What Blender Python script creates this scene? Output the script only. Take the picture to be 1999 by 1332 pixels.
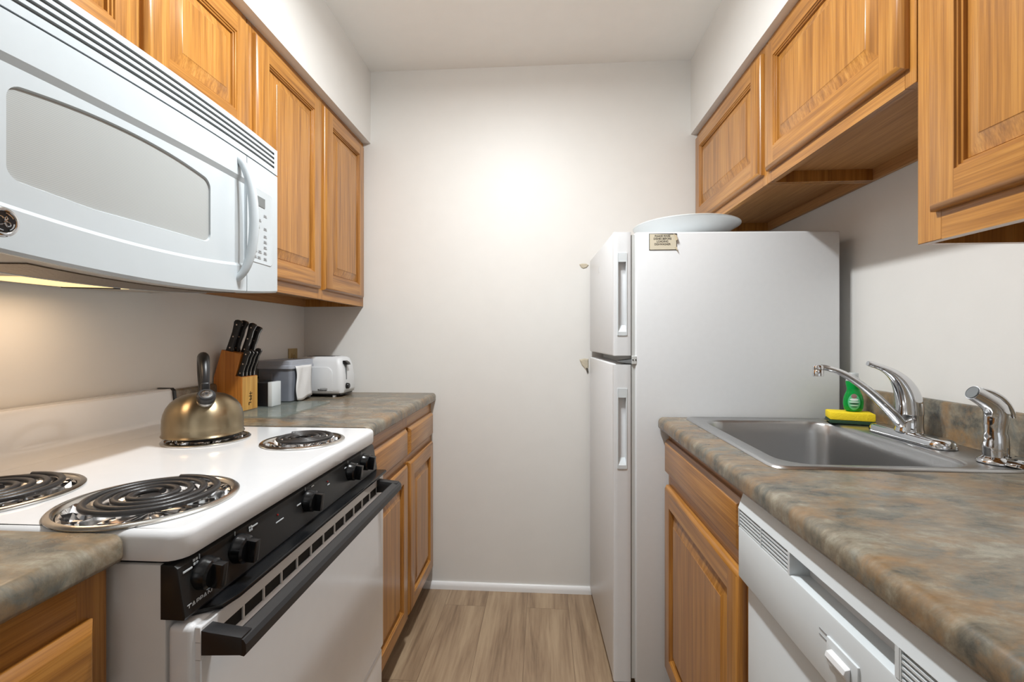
import bpy, bmesh, math, random
from mathutils import Vector, Matrix
random.seed(7)
PI = math.pi
for o in list(bpy.data.objects): bpy.data.objects.remove(o)
SC = bpy.context.scene
COL = SC.collection

# ------------------------------------------------------------------ camera
F_PX, W_PX = 900.0, 1999.0
YAW = math.atan(60.5/900.0)
CAM_H = 1.172
cd = bpy.data.cameras.new('camera'); cam = bpy.data.objects.new('camera', cd); COL.objects.link(cam)
cd.sensor_width = 36; cd.lens = 36*F_PX/W_PX; cd.shift_y = -6.0/W_PX; cd.clip_start = .02
cam.location = (0, 0, CAM_H); cam.rotation_euler = (PI/2, 0, YAW)
SC.camera = cam
# ------------------------------------------------------------------ light
SC.view_settings.view_transform = 'Standard'; SC.view_settings.look = 'None'
SC.view_settings.gamma = 1; SC.view_settings.exposure = 0.08
wd = bpy.data.worlds.new('world'); SC.world = wd; wd.use_nodes = True
wd.node_tree.nodes['Background'].inputs[0].default_value = (.9, .95, 1, 1)
wd.node_tree.nodes['Background'].inputs[1].default_value = .3
def lamp(name, kind, loc, energy, color, rot=(0,0,0), **kw):
    l = bpy.data.lights.new(name, kind); l.energy = energy; l.color = color
    for k, v in kw.items(): setattr(l, k, v)
    o = bpy.data.objects.new(name, l); o.location = loc; o.rotation_euler = rot; COL.objects.link(o); return o
for yy in (.93, 1.11):                                              # the two bulbs of the kitchen ceiling fixture
    lamp('kitchen_bulb', 'POINT', (-.16, yy, 2.345), 3.4, (.95, .985, 1), shadow_soft_size=.035)
    lamp('kitchen_fixture_glow', 'AREA', (-.16, yy, 2.355), 13.5, (.95, .985, 1), shape='DISK', size=.09)
lamp('rear_overhead_fill', 'AREA', (0, -1.5, 2.40), 5, (1, .985, .97), shape='RECTANGLE', size=1.6, size_y=2.2)  # added overhead fill behind the camera, softens the kitchen shadows
lamp('rear_upright_fill', 'AREA', (0, -3.3, 1.3), 8, (.93, .97, 1), rot=(PI/2, 0, 0), shape='RECTANGLE', size=1.8, size_y=1.6)  # added upright fill at the rear end, lifts the ceiling; no window there
lamp('range_hood_bulb', 'AREA', (-1.0, .875, 1.270), .5, (1, .70, .46), shape='RECTANGLE', size=.10, size_y=.16)

# ------------------------------------------------------------------ materials
def nt(name):
    m = bpy.data.materials.new(name); m.use_nodes = True
    n = m.node_tree; b = n.nodes['Principled BSDF']; return m, n, b
def N(n, typ, **kw):
    x = n.nodes.new(typ)
    for k, v in kw.items():
        if k in x.inputs: x.inputs[k].default_value = v
        else: setattr(x, k, v)
    return x
def srgb(r, g, b):
    f = lambda c: ((c/255+.055)/1.055)**2.4 if c > 10.3 else c/255/12.92
    return (f(r), f(g), f(b), 1)
def ramp(n, stops):
    r = n.nodes.new('ShaderNodeValToRGB'); e = r.color_ramp.elements
    while len(e) < len(stops): e.new(.5)
    for i, (p, c) in enumerate(stops): e[i].position = p; e[i].color = c
    return r
def plain(name, col, rough=.5, metal=0, bump=0, bscale=200, coat=0, spec=.5, **kw):
    m, n, b = nt(name)
    b.inputs['Roughness'].default_value = rough; b.inputs['Metallic'].default_value = metal
    b.inputs['Specular IOR Level'].default_value = spec
    if coat: b.inputs['Coat Weight'].default_value = coat; b.inputs['Coat Roughness'].default_value = .08
    tc = N(n, 'ShaderNodeTexCoord')
    nz = N(n, 'ShaderNodeTexNoise', Scale=bscale*.1+3, Detail=3.0)
    n.links.new(tc.outputs['Object'], nz.inputs['Vector'])
    k_ = .985 if min(col[:3]) > .45 else .94; c2 = tuple(v*k_ for v in col[:3])+(1,)
    r = ramp(n, [(.35, c2), (.65, col)])
    n.links.new(nz.outputs['Fac'], r.inputs[0]); n.links.new(r.outputs[0], b.inputs['Base Color'])
    if bump:
        n2 = N(n, 'ShaderNodeTexNoise', Scale=bscale, Detail=2.0)
        n.links.new(tc.outputs['Object'], n2.inputs['Vector'])
        bp = N(n, 'ShaderNodeBump', Strength=bump, Distance=.002)
        n.links.new(n2.outputs['Fac'], bp.inputs['Height']); n.links.new(bp.outputs[0], b.inputs['Normal'])
    for k, v in kw.items(): b.inputs[k.replace('_', ' ')].default_value = v
    return m
def wood(name, axis, light, mid, dark, rough=.3, scale=1.0, coat=.25):
    """oak: long pores along `axis` with soft cathedral figure"""
    m, n, b = nt(name); L = n.links.new
    tc = N(n, 'ShaderNodeTexCoord'); oi = N(n, 'ShaderNodeObjectInfo')
    add = N(n, 'ShaderNodeVectorMath', operation='MULTIPLY_ADD'); add.inputs[1].default_value = (1, 1, 1)
    sc = N(n, 'ShaderNodeVectorMath', operation='SCALE'); 
    cmb = N(n, 'ShaderNodeCombineXYZ')
    for i in range(3): L(oi.outputs['Random'], cmb.inputs[i])
    L(cmb.outputs[0], sc.inputs[0]); sc.inputs['Scale'].default_value = 7
    L(tc.outputs['Object'], add.inputs[0]); L(sc.outputs[0], add.inputs[2])
    def stretched(s_along, s_cross, typ, **kw):
        mp = N(n, 'ShaderNodeMapping'); s = [s_cross*scale]*3; s['xyz'.index(axis)] = s_along*scale
        mp.inputs['Scale'].default_value = s
        L(add.outputs[0], mp.inputs['Vector'])
        t = N(n, typ, **kw); L(mp.outputs[0], t.inputs['Vector']); return t
    big = stretched(.8, 9, 'ShaderNodeTexNoise', Scale=1.0, Detail=2.0, Roughness=.5)
    mul = N(n, 'ShaderNodeMath', operation='MULTIPLY'); L(big.outputs['Fac'], mul.inputs[0]); mul.inputs[1].default_value = 16
    sn = N(n, 'ShaderNodeMath', operation='SINE'); 
    m2 = N(n, 'ShaderNodeMath', operation='MULTIPLY'); L(mul.outputs[0], m2.inputs[0]); m2.inputs[1].default_value = 2.4
    L(m2.outputs[0], sn.inputs[0])
    s01 = N(n, 'ShaderNodeMapRange'); s01.inputs[1].default_value = -1; s01.inputs[2].default_value = 1; L(sn.outputs[0], s01.inputs[0])
    pores = stretched(7, 330, 'ShaderNodeTexNoise', Scale=1.0, Detail=2.0, Roughness=.6)
    fine = stretched(2, 90, 'ShaderNodeTexNoise', Scale=1.0, Detail=3.0, Roughness=.6)
    a1 = N(n, 'ShaderNodeMath', operation='MULTIPLY_ADD'); L(s01.outputs[0], a1.inputs[0]); a1.inputs[1].default_value = .16; 
    L(fine.outputs['Fac'], a1.inputs[2])
    r = ramp(n, [(.30, light), (.55, mid), (.86, dark)]); L(a1.outputs[0], r.inputs[0])
    pr = ramp(n, [(.40, (1, 1, 1, 1)), (.63, (.62, .55, .48, 1))]); L(pores.outputs['Fac'], pr.inputs[0])
    mx = N(n, 'ShaderNodeMix', data_type='RGBA', blend_type='MULTIPLY'); mx.inputs[0].default_value = .55
    L(r.outputs[0], mx.inputs[6]); L(pr.outputs[0], mx.inputs[7]); L(mx.outputs[2], b.inputs['Base Color'])
    bp = N(n, 'ShaderNodeBump', Strength=.12, Distance=.001); L(pores.outputs['Fac'], bp.inputs['Height']); L(bp.outputs[0], b.inputs['Normal'])
    b.inputs['Roughness'].default_value = rough
    b.inputs['Coat Weight'].default_value = coat; b.inputs['Coat Roughness'].default_value = .22
    return m
def laminate():
    m, n, b = nt('slate_laminate'); L = n.links.new
    tc = N(n, 'ShaderNodeTexCoord')
    mp = N(n, 'ShaderNodeMapping'); mp.inputs['Scale'].default_value = (.75, 1.25, 1); L(tc.outputs['Object'], mp.inputs['Vector'])
    def nz(s, d, r, dist=0.0, off=0):
        t = N(n, 'ShaderNodeTexNoise', Scale=s, Detail=d, Roughness=r, Distortion=dist)
        if off:
            v = N(n, 'ShaderNodeVectorMath', operation='ADD'); v.inputs[1].default_value = (off, off*2, off); L(mp.outputs[0], v.inputs[0]); L(v.outputs[0], t.inputs['Vector'])
        else: L(mp.outputs[0], t.inputs['Vector'])
        return t
    a = nz(11, 8, .70, .4); c = nz(9, 7, .68, .5, 3.1); d = nz(60, 5, .7, .3, 5.7); e = nz(15, 7, .68, .4, 9.2)
    r1 = ramp(n, [(.36, srgb(74, 73, 68)), (.46, srgb(108, 103, 91)), (.54, srgb(128, 118, 101)), (.64, srgb(150, 144, 128))]); L(a.outputs['Fac'], r1.inputs[0])
    r2 = ramp(n, [(.46, (0, 0, 0, 1)), (.64, (1, 1, 1, 1))]); L(c.outputs['Fac'], r2.inputs[0])
    m1 = N(n, 'ShaderNodeMix', data_type='RGBA'); L(r2.outputs[0], m1.inputs[0]); L(r1.outputs[0], m1.inputs[6]); m1.inputs[7].default_value = srgb(138, 111, 80)
    r3 = ramp(n, [(.55, (0, 0, 0, 1)), (.70, (.85, .85, .85, 1))]); L(e.outputs['Fac'], r3.inputs[0])
    m2 = N(n, 'ShaderNodeMix', data_type='RGBA'); L(r3.outputs[0], m2.inputs[0]); L(m1.outputs[2], m2.inputs[6]); m2.inputs[7].default_value = srgb(98, 104, 101)
    r4 = ramp(n, [(.35, (.62, .62, .62, 1)), (.6, (1, 1, 1, 1))]); L(d.outputs['Fac'], r4.inputs[0])
    m3 = N(n, 'ShaderNodeMix', data_type='RGBA', blend_type='MULTIPLY'); m3.inputs[0].default_value = .6
    L(m2.outputs[2], m3.inputs[6]); L(r4.outputs[0], m3.inputs[7]); L(m3.outputs[2], b.inputs['Base Color'])
    b.inputs['Roughness'].default_value = .27
    bp = N(n, 'ShaderNodeBump', Strength=.04, Distance=.001); L(d.outputs['Fac'], bp.inputs['Height']); L(bp.outputs[0], b.inputs['Normal'])
    return m
def planks():
    m, n, b = nt('vinyl_plank'); L = n.links.new
    tc = N(n, 'ShaderNodeTexCoord')
    mp = N(n, 'ShaderNodeMapping'); mp.inputs['Rotation'].default_value = (0, 0, PI/2); mp.inputs['Location'].default_value = (.33, .07, 0); L(tc.outputs['Object'], mp.inputs['Vector'])
    br = N(n, 'ShaderNodeTexBrick', Scale=1.0); br.inputs['Brick Width'].default_value = 1.22; br.inputs['Row Height'].default_value = .18
    br.inputs['Mortar Size'].default_value = .0007; br.inputs['Color1'].default_value = (0, 0, 0, 1); br.inputs['Color2'].default_value = (1, 1, 1, 1); br.inputs['Mortar'].default_value = (.5, .5, .5, 1)
    br.offset = .37; L(mp.outputs[0], br.inputs['Vector'])
    off = N(n, 'ShaderNodeVectorMath', operation='MULTIPLY_ADD'); off.inputs[1].default_value = (2.3, 2.3, 2.3); L(br.outputs['Color'], off.inputs[0]); L(tc.outputs['Object'], off.inputs[2])
    m2 = N(n, 'ShaderNodeMapping'); m2.inputs['Scale'].default_value = (15, 1.3, 1); L(off.outputs[0], m2.inputs['Vector'])
    g = N(n, 'ShaderNodeTexNoise', Scale=1.0, Detail=6.0, Roughness=.62, Distortion=.5); L(m2.outputs[0], g.inputs['Vector'])
    m3 = N(n, 'ShaderNodeMapping'); m3.inputs['Scale'].default_value = (120, 5, 1); L(off.outputs[0], m3.inputs['Vector'])
    f = N(n, 'ShaderNodeTexNoise', Scale=1.0, Detail=3.0); L(m3.outputs[0], f.inputs['Vector'])
    mixf = N(n, 'ShaderNodeMath', operation='MULTIPLY_ADD'); L(f.outputs['Fac'], mixf.inputs[0]); mixf.inputs[1].default_value = .3; L(g.outputs['Fac'], mixf.inputs[2])
    r = ramp(n, [(.42, srgb(108, 88, 68)), (.60, srgb(147, 123, 98)), (.80, srgb(172, 149, 121))]); L(mixf.outputs[0], r.inputs[0])
    mm = N(n, 'ShaderNodeMix', data_type='RGBA'); L(br.outputs['Fac'], mm.inputs[0]); L(r.outputs[0], mm.inputs[6]); mm.inputs[7].default_value = srgb(104, 84, 64)
    L(mm.outputs[2], b.inputs['Base Color']); b.inputs['Roughness'].default_value = .42
    return m
def brushed(name, col, rough, axis_scale, bump=.05):
    m, n, b = nt(name); L = n.links.new
    b.inputs['Metallic'].default_value = 1; b.inputs['Base Color'].default_value = col; 
    tc = N(n, 'ShaderNodeTexCoord'); mp = N(n, 'ShaderNodeMapping'); mp.inputs['Scale'].default_value = axis_scale; L(tc.outputs['Object'], mp.inputs['Vector'])
    z = N(n, 'ShaderNodeTexNoise', Scale=1.0, Detail=3.0); L(mp.outputs[0], z.inputs['Vector'])
    r = N(n, 'ShaderNodeMapRange'); r.inputs[3].default_value = rough*.8; r.inputs[4].default_value = rough*1.25; L(z.outputs['Fac'], r.inputs[0]); L(r.outputs[0], b.inputs['Roughness'])
    bp = N(n, 'ShaderNodeBump', Strength=bump, Distance=.001); L(z.outputs['Fac'], bp.inputs['Height']); L(bp.outputs[0], b.inputs['Normal'])
    return m
M = {}
M['wall'] = plain('wall_paint', srgb(225, 223, 219), .5, bump=.06, bscale=90)
M['far_wall'] = plain('taupe_paint', srgb(128, 120, 112), .6)  # unseen rear wall, made dark to add contrast to the chrome reflections
M['ceiling'] = plain('ceiling_paint', srgb(246, 245, 242), .55, bump=.06, bscale=120)
M['trim'] = plain('white_trim', srgb(238, 238, 238), .3)
M['floor'] = planks()
OAK = (srgb(192, 139, 69), srgb(176, 120, 52), srgb(136, 87, 36))
M['oak_z'] = wood('oak_upright', 'z', *OAK)
M['oak_y'] = wood('oak_along', 'y', *OAK)
M['oak_x'] = wood('oak_across', 'x', *OAK)
M['oak_in'] = wood('oak_underside', 'y', srgb(196, 146, 92), srgb(184, 134, 82), srgb(165, 116, 66), rough=.5, coat=0)
M['toekick'] = plain('dark_toekick', srgb(58, 44, 32), .6)
M['laminate'] = laminate()
M['enamel'] = plain('white_enamel', srgb(226, 227, 229), .13, coat=.3)
M['enamel_side'] = plain('white_enamel_panel', srgb(216, 214, 212), .25)
M['fridge'] = plain('white_textured_steel', srgb(222, 224, 226), .33, bump=.05, bscale=500)
M['gasket'] = plain('grey_gasket', srgb(196, 198, 196), .5)
M['plastic'] = plain('white_plastic', srgb(212, 218, 221), .28)
M['plastic_soft'] = plain('white_plastic_matt', srgb(220, 222, 224), .4)
M['vent_dark'] = plain('dark_vent', srgb(34, 34, 34), .6)
M['slot_grey'] = plain('grey_slot', srgb(120, 124, 126), .5)
M['mw'] = plain('microwave_white', srgb(190, 197, 201), .25)
M['mw_slot'] = plain('microwave_grille_slot', srgb(128, 134, 137), .45)
M['black'] = plain('black_gloss', srgb(18, 19, 21), .2, spec=.45)
M['black_matt'] = plain('black_matt', srgb(30, 30, 32), .38)
M['panel'] = plain('black_glass_panel', srgb(34, 34, 34), .32, spec=.35)
M['void'] = plain('dark_inside', srgb(8, 8, 8), .8)
M['chrome'] = plain('chrome', (.68, .69, .71, 1), .06, metal=1)
M['pan'] = plain('drip_pan_chrome', (.55, .53, .50, 1), .22, metal=1)
M['foil'] = plain('aluminium_foil', (.85, .85, .86, 1), .14, metal=1)
M['coil'] = plain('burner_coil', srgb(44, 42, 42), .38, bump=.1, bscale=400)
M['sink'] = brushed('brushed_steel', (.50, .50, .50, 1), .30, (30, 260, 260), .03)
M['brass'] = brushed('brushed_bronze_steel', (.33, .265, .17, 1), .30, (3, 3, 700), .012)
def aniso(m, amt):
    n = m.node_tree; b = n.nodes['Principled BSDF']; t = N(n, 'ShaderNodeTangent', direction_type='RADIAL', axis='Z')
    n.links.new(t.outputs[0], b.inputs['Tangent']); b.inputs['Anisotropic'].default_value = amt; b.inputs['Anisotropic Rotation'].default_value = .25
aniso(M['brass'], .75)
M['knob_cap'] = plain('steel_disc', (.8, .8, .8, 1), .15, metal=1)
M['filter'] = plain('greasy_filter', srgb(104, 90, 76), .35, metal=.7, bump=1.0, bscale=170)
M['hood'] = plain('hood_underside', srgb(176, 168, 158), .4)
M['block'] = wood('block_side_wood', 'z', srgb(206, 136, 62), srgb(190, 118, 46), srgb(164, 96, 36), rough=.4, coat=0, scale=.7)
M['block_front'] = wood('block_front_wood', 'z', srgb(222, 178, 100), srgb(206, 158, 80), srgb(176, 124, 54), rough=.4, coat=0, scale=1.2)
M['mark'] = plain('burnt_mark', srgb(76, 52, 20), .6)
M['rivet'] = plain('rivet', (.75, .62, .52, 1), .3, metal=1)
M['bin'] = plain('grey_bin_plastic', srgb(128, 133, 143), .4)
M['bin_lid'] = plain('grey_lid_plastic', srgb(166, 171, 181), .35)
M['cloth'] = plain('white_cloth', srgb(226, 226, 226), .85, bump=.4, bscale=160)
M['ivory'] = plain('ivory_plate', srgb(176, 152, 104), .4)
M['sign'] = plain('cream_sign', srgb(214, 206, 184), .45)
M['sign_edge'] = plain('sign_edge', srgb(50, 46, 38), .5)
M['tape'] = plain('old_tape', srgb(186, 172, 146), .35)
M['ink'] = plain('black_ink', srgb(38, 34, 30), .6)
M['grey_ink'] = plain('grey_ink', srgb(150, 152, 154), .6)
M['white_ink'] = plain('white_ink', srgb(205, 210, 214), .5)
M['red'] = plain('red_lens', srgb(140, 20, 16), .3)
M['lcd'] = plain('grey_display', srgb(108, 112, 112), .25)
M['sponge'] = plain('yellow_sponge', srgb(244, 214, 34), .8, bump=.6, bscale=260)
M['scour'] = plain('green_scourer', srgb(38, 66, 44), .9, bump=.5, bscale=400)
M['bowl'] = plain('white_ceramic', srgb(226, 231, 232), .15)
M['plaster'] = plain('chipped_plaster', srgb(196, 186, 166), .9, bump=1, bscale=150)
M['plaster_dark'] = plain('gouged_plaster', srgb(84, 78, 70), .9)
def glassy(name, col, rough, ior, trans=1.0):
    m, n, b = nt(name); b.inputs['Base Color'].default_value = col; b.inputs['Roughness'].default_value = rough
    b.inputs['IOR'].default_value = ior; b.inputs['Transmission Weight'].default_value = trans; return m
M['glass'] = plain('clear_glass', srgb(160, 172, 166), .05, Alpha=.38)
M['film'] = glassy('clear_wrap', (.95, .95, .95, 1), .08, 1.1)
M['cap'] = glassy('frosted_cap', srgb(236, 240, 240), .25, 1.4, .5)
M['soap'] = glassy('green_soap', srgb(20, 190, 84), .05, 1.35, .55)
M['label_g'] = plain('green_label', srgb(96, 196, 140), .35)
M['label_w'] = plain('white_label', srgb(222, 236, 226), .4)
M['label_r'] = plain('red_label', srgb(150, 112, 108), .4)
def emis(name, col, s):
    m, n, b = nt(name); b.inputs['Base Color'].default_value = col; b.inputs['Emission Color'].default_value = col; b.inputs['Emission Strength'].default_value = s; return m
M['lens'] = emis('lit_lens', srgb(255, 222, 160), 1.0)
def pane_mat():
    m, n, b = nt('microwave_screen'); L = n.links.new
    tc = N(n, 'ShaderNodeTexCoord'); w = N(n, 'ShaderNodeTexWave', Scale=110.0, wave_type='BANDS', bands_direction='Z', wave_profile='SIN')
    w.inputs['Distortion'].default_value = 0
    L(tc.outputs['Object'], w.inputs['Vector'])
    r = ramp(n, [(.2, srgb(158, 161, 160)), (.8, srgb(170, 173, 172))]); L(w.outputs['Fac'], r.inputs[0]); L(r.outputs[0], b.inputs['Base Color'])
    b.inputs['Roughness'].default_value = .2; return m
M['pane'] = pane_mat()

# ------------------------------------------------------------------ mesh builder
class MB:
    def __init__(s): s.bm = bmesh.new(); s.mats = []
    def mi(s, m):
        if m not in s.mats: s.mats.append(m)
        return s.mats.index(m)
    def merge(s, t, m, mat4=None):
        i = s.mi(m)
        for f in t.faces: f.material_index = i
        if mat4 is not None: bmesh.ops.transform(t, matrix=mat4, verts=t.verts)
        bmesh.ops.recalc_face_normals(t, faces=t.faces)
        me = bpy.data.meshes.new('t'); t.to_mesh(me); t.free(); s.bm.from_mesh(me); bpy.data.meshes.remove(me); return s
    def box(s, x0, x1, y0, y1, z0, z1, m, bev=0, seg=2, mat4=None):
        t = bmesh.new(); bmesh.ops.create_cube(t, size=1)
        for v in t.verts: v.co = Vector(((x0+x1)/2+v.co.x*(x1-x0), (y0+y1)/2+v.co.y*(y1-y0), (z0+z1)/2+v.co.z*(z1-z0)))
        if bev: bmesh.ops.bevel(t, geom=t.edges[:], offset=bev, segments=seg, affect='EDGES', profile=.5)
        return s.merge(t, m, mat4)
    def prism(s, pts, axis, a0, a1, m, bev=0, seg=2, mat4=None):
        """pts: 2-D outline in the two other axes (in xyz order)"""
        t = bmesh.new(); k = 'xyz'.index(axis); oth = [i for i in range(3) if i != k]
        def P(p, a):
            c = [0, 0, 0]; c[oth[0]], c[oth[1]] = p; c[k] = a; return c
        A = [t.verts.new(P(p, a0)) for p in pts]; B = [t.verts.new(P(p, a1)) for p in pts]
        t.faces.new(A); t.faces.new(B[::-1])
        for i in range(len(pts)): j = (i+1) % len(pts); t.faces.new((A[i], A[j], B[j], B[i]))
        bmesh.ops.recalc_face_normals(t, faces=t.faces)
        if bev:
            es = [e for e in t.edges if abs(e.verts[0].co[k]-e.verts[1].co[k]) < 1e-6]
            bmesh.ops.bevel(t, geom=es, offset=bev, segments=seg, affect='EDGES', profile=.5)
        return s.merge(t, m, mat4)
    def loft(s, loops, m, cap0=True, cap1=True, mat4=None):
        t = bmesh.new(); V = [[t.verts.new(p) for p in l] for l in loops]; n = len(V[0])
        for a, b in zip(V, V[1:]):
            for i in range(n): j = (i+1) % n; t.faces.new((a[i], a[j], b[j], b[i]))
        if cap0: t.faces.new(V[0])
        if cap1: t.faces.new(V[-1][::-1])
        return s.merge(t, m, mat4)
    def lathe(s, prof, m, c=(0,0,0), n=32, mat4=None, sx=1, sy=1, cap0=True, cap1=True):
        loops = [[(c[0]+max(r, 1e-5)*sx*math.cos(2*PI*i/n), c[1]+max(r, 1e-5)*sy*math.sin(2*PI*i/n), c[2]+z) for i in range(n)] for r, z in prof]
        return s.loft(loops, m, cap0, cap1, mat4)
    def tube(s, pts, rad, m, n=12, caps=True, mat4=None, flat=None, up=(0,0,1)):
        pts = [Vector(p) for p in pts]
        if not isinstance(rad, (list, tuple)): rad = [rad]*len(pts)
        loops = []; U = None
        for i, p in enumerate(pts):
            T = (pts[min(i+1, len(pts)-1)]-pts[max(i-1, 0)]).normalized()
            if U is None:
                U = Vector(up); 
                if abs(U.dot(T)) > .95: U = Vector((1, 0, 0)) if abs(T.x) < .9 else Vector((0, 1, 0))
            U = (U-T*U.dot(T)).normalized(); B = T.cross(U)
            fl = flat[i] if flat else 1
            loops.append([p+(U*math.cos(2*PI*k/n)*fl+B*math.sin(2*PI*k/n))*rad[i] for k in range(n)])
        return s.loft(loops, m, caps, caps, mat4)
    def quads(s, faces, m, mat4=None):
        t = bmesh.new()
        for f in faces: t.faces.new([t.verts.new(p) for p in f])
        bmesh.ops.remove_doubles(t, verts=t.verts, dist=1e-5)
        return s.merge(t, m, mat4)
    def build(s, name, parent=None, smooth=40, local=False):
        """vertices are in world space unless local; they are moved into the parent's space"""
        if parent is not None and not local:
            r = parent
            while r.parent: r = r.parent
            bmesh.ops.translate(s.bm, verts=s.bm.verts, vec=-Vector(r.location))
        me = bpy.data.meshes.new(name); s.bm.to_mesh(me); s.bm.free()
        for m in s.mats: me.materials.append(M[m])
        for p in me.polygons: p.use_smooth = smooth > 0
        if smooth > 0: me.set_sharp_from_angle(angle=math.radians(smooth))
        o = bpy.data.objects.new(name, me); COL.objects.link(o)
        if parent is not None: o.parent = parent
        return o
def tag(o, label, cat, group=None):
    o['label'] = label; o['category'] = cat
    if group: o['group'] = group
    return o
def thing(name, label, cat, loc, group=None, rotz=0):
    o = bpy.data.objects.new(name, None); o.empty_display_size = .05; COL.objects.link(o)
    o.location = loc; o.rotation_euler = (0, 0, rotz); return tag(o, label, cat, group)
def structure(o, ):
    o['kind'] = 'structure'; return o
def text(name, body, size, mat4, m, parent, depth=.0003, align='CENTER', shear=0, sx=1.0, bold=0):
    c = bpy.data.curves.new(name, 'FONT'); c.body = body; c.size = size; c.align_x = align; c.align_y = 'CENTER'; c.extrude = depth; c.shear = shear; c.offset = bold
    c.resolution_u = 3
    o = bpy.data.objects.new(name+'_t', c); COL.objects.link(o)
    bpy.context.view_layer.update()
    me = bpy.data.meshes.new_from_object(o.evaluated_get(bpy.context.evaluated_depsgraph_get()))
    bpy.data.objects.remove(o); bpy.data.curves.remove(c)
    me.transform(mat4 @ Matrix.Diagonal((sx, 1, 1, 1)))
    r = parent
    while r.parent: r = r.parent
    me.materials.clear(); me.materials.append(M[m])
    p = bpy.data.objects.new(name, me); me.name = name; COL.objects.link(p); p.parent = parent; return p
def frame4(origin, right, up):
    r = Vector(right).normalized(); u = Vector(up).normalized(); n = r.cross(u)
    m = Matrix((r, u, n)).transposed().to_4x4(); m.translation = Vector(origin); return m
def rrect(x0, x1, y0, y1, r, z, n=6):
    out = []
    for cx, cy, a in ((x1-r, y1-r, 0), (x0+r, y1-r, 90), (x0+r, y0+r, 180), (x1-r, y0+r, 270)):
        for k in range(n+1):
            t = math.radians(a+90*k/n); out.append((cx+r*math.cos(t), cy+r*math.sin(t), z))
    return out
def bez(p0, p1, p2, p3, n=12):
    P = [Vector(p) for p in (p0, p1, p2, p3)]; out = []
    for i in range(n+1):
        t = i/n; out.append(P[0]*(1-t)**3+P[1]*3*t*(1-t)**2+P[2]*3*t*t*(1-t)+P[3]*t**3)
    return out

# ------------------------------------------------------------------ dimensions
XL, XR, D, ZC = -1.14, 1.01, 2.135, 2.432
YB = -3.5
# ------------------------------------------------------------------ setting
structure(MB().box(XL-.1, XR+.1, YB-.1, D+.1, -.1, 0, 'floor').build('floor', smooth=0))
structure(MB().box(XL-.1, XR+.1, YB-.1, D+.1, ZC, ZC+.1, 'ceiling').build('ceiling', smooth=0))
wb = structure(MB().box(XL-.1, XR+.1, D, D+.1, 0, ZC, 'wall').build('wall_back', smooth=0))
structure(MB().box(XL-.1, XL, YB, D, 0, ZC, 'wall').build('wall_left', smooth=0))
structure(MB().box(XR, XR+.1, YB, D, 0, ZC, 'wall').build('wall_right', smooth=0))
structure(MB().box(XL-.1, XR+.1, YB-.1, YB, 0, ZC, 'far_wall').build('wall_front', smooth=0))
SOFZ = 2.093
structure(MB().box(XL, -.815, -.4, D, SOFZ, ZC, 'wall').build('trim_1', smooth=0))
structure(MB().box(.667, XR, -.4, D, SOFZ, ZC, 'wall').build('trim_2', smooth=0))
structure(MB().prism([(D-.014, 0), (D, 0), (D, .032), (D-.006, .032), (D-.012, .026), (D-.014, .016)], 'x', -.56, .9, 'trim').build('baseboard_back'))
# plaster knocked out of the back wall by the refrigerator's edge
def chip(pts, cx, cz):
    mb = MB()
    ring = [(cx+a, D-.0012, cz+b) for a, b in pts]; inn = [(cx+a*.75, D-.0045, cz+b*.75) for a, b in pts]
    mb.loft([[(x, D, z) for x, y, z in ring], ring, inn], 'plaster', cap0=False); return mb
c = chip([(-.022, .010), (-.008, .014), (.010, .013), (.022, .006), (.012, -.005), (-.004, -.010), (-.014, -.004)], .188, 1.500).build('chipped_plaster', wb, smooth=0)
mb = chip([(-.023, .020), (-.002, .026), (.018, .024), (.019, -.012), (.013, -.034), (.002, -.022), (-.012, -.006)], .190, 1.052)
mb.prism([(.196, 1.036), (.206, 1.032), (.208, 1.016), (.201, 1.012)], 'y', D-.006, D-.0005, 'plaster_dark')
mb.build('chipped_plaster', wb, smooth=0)

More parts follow.
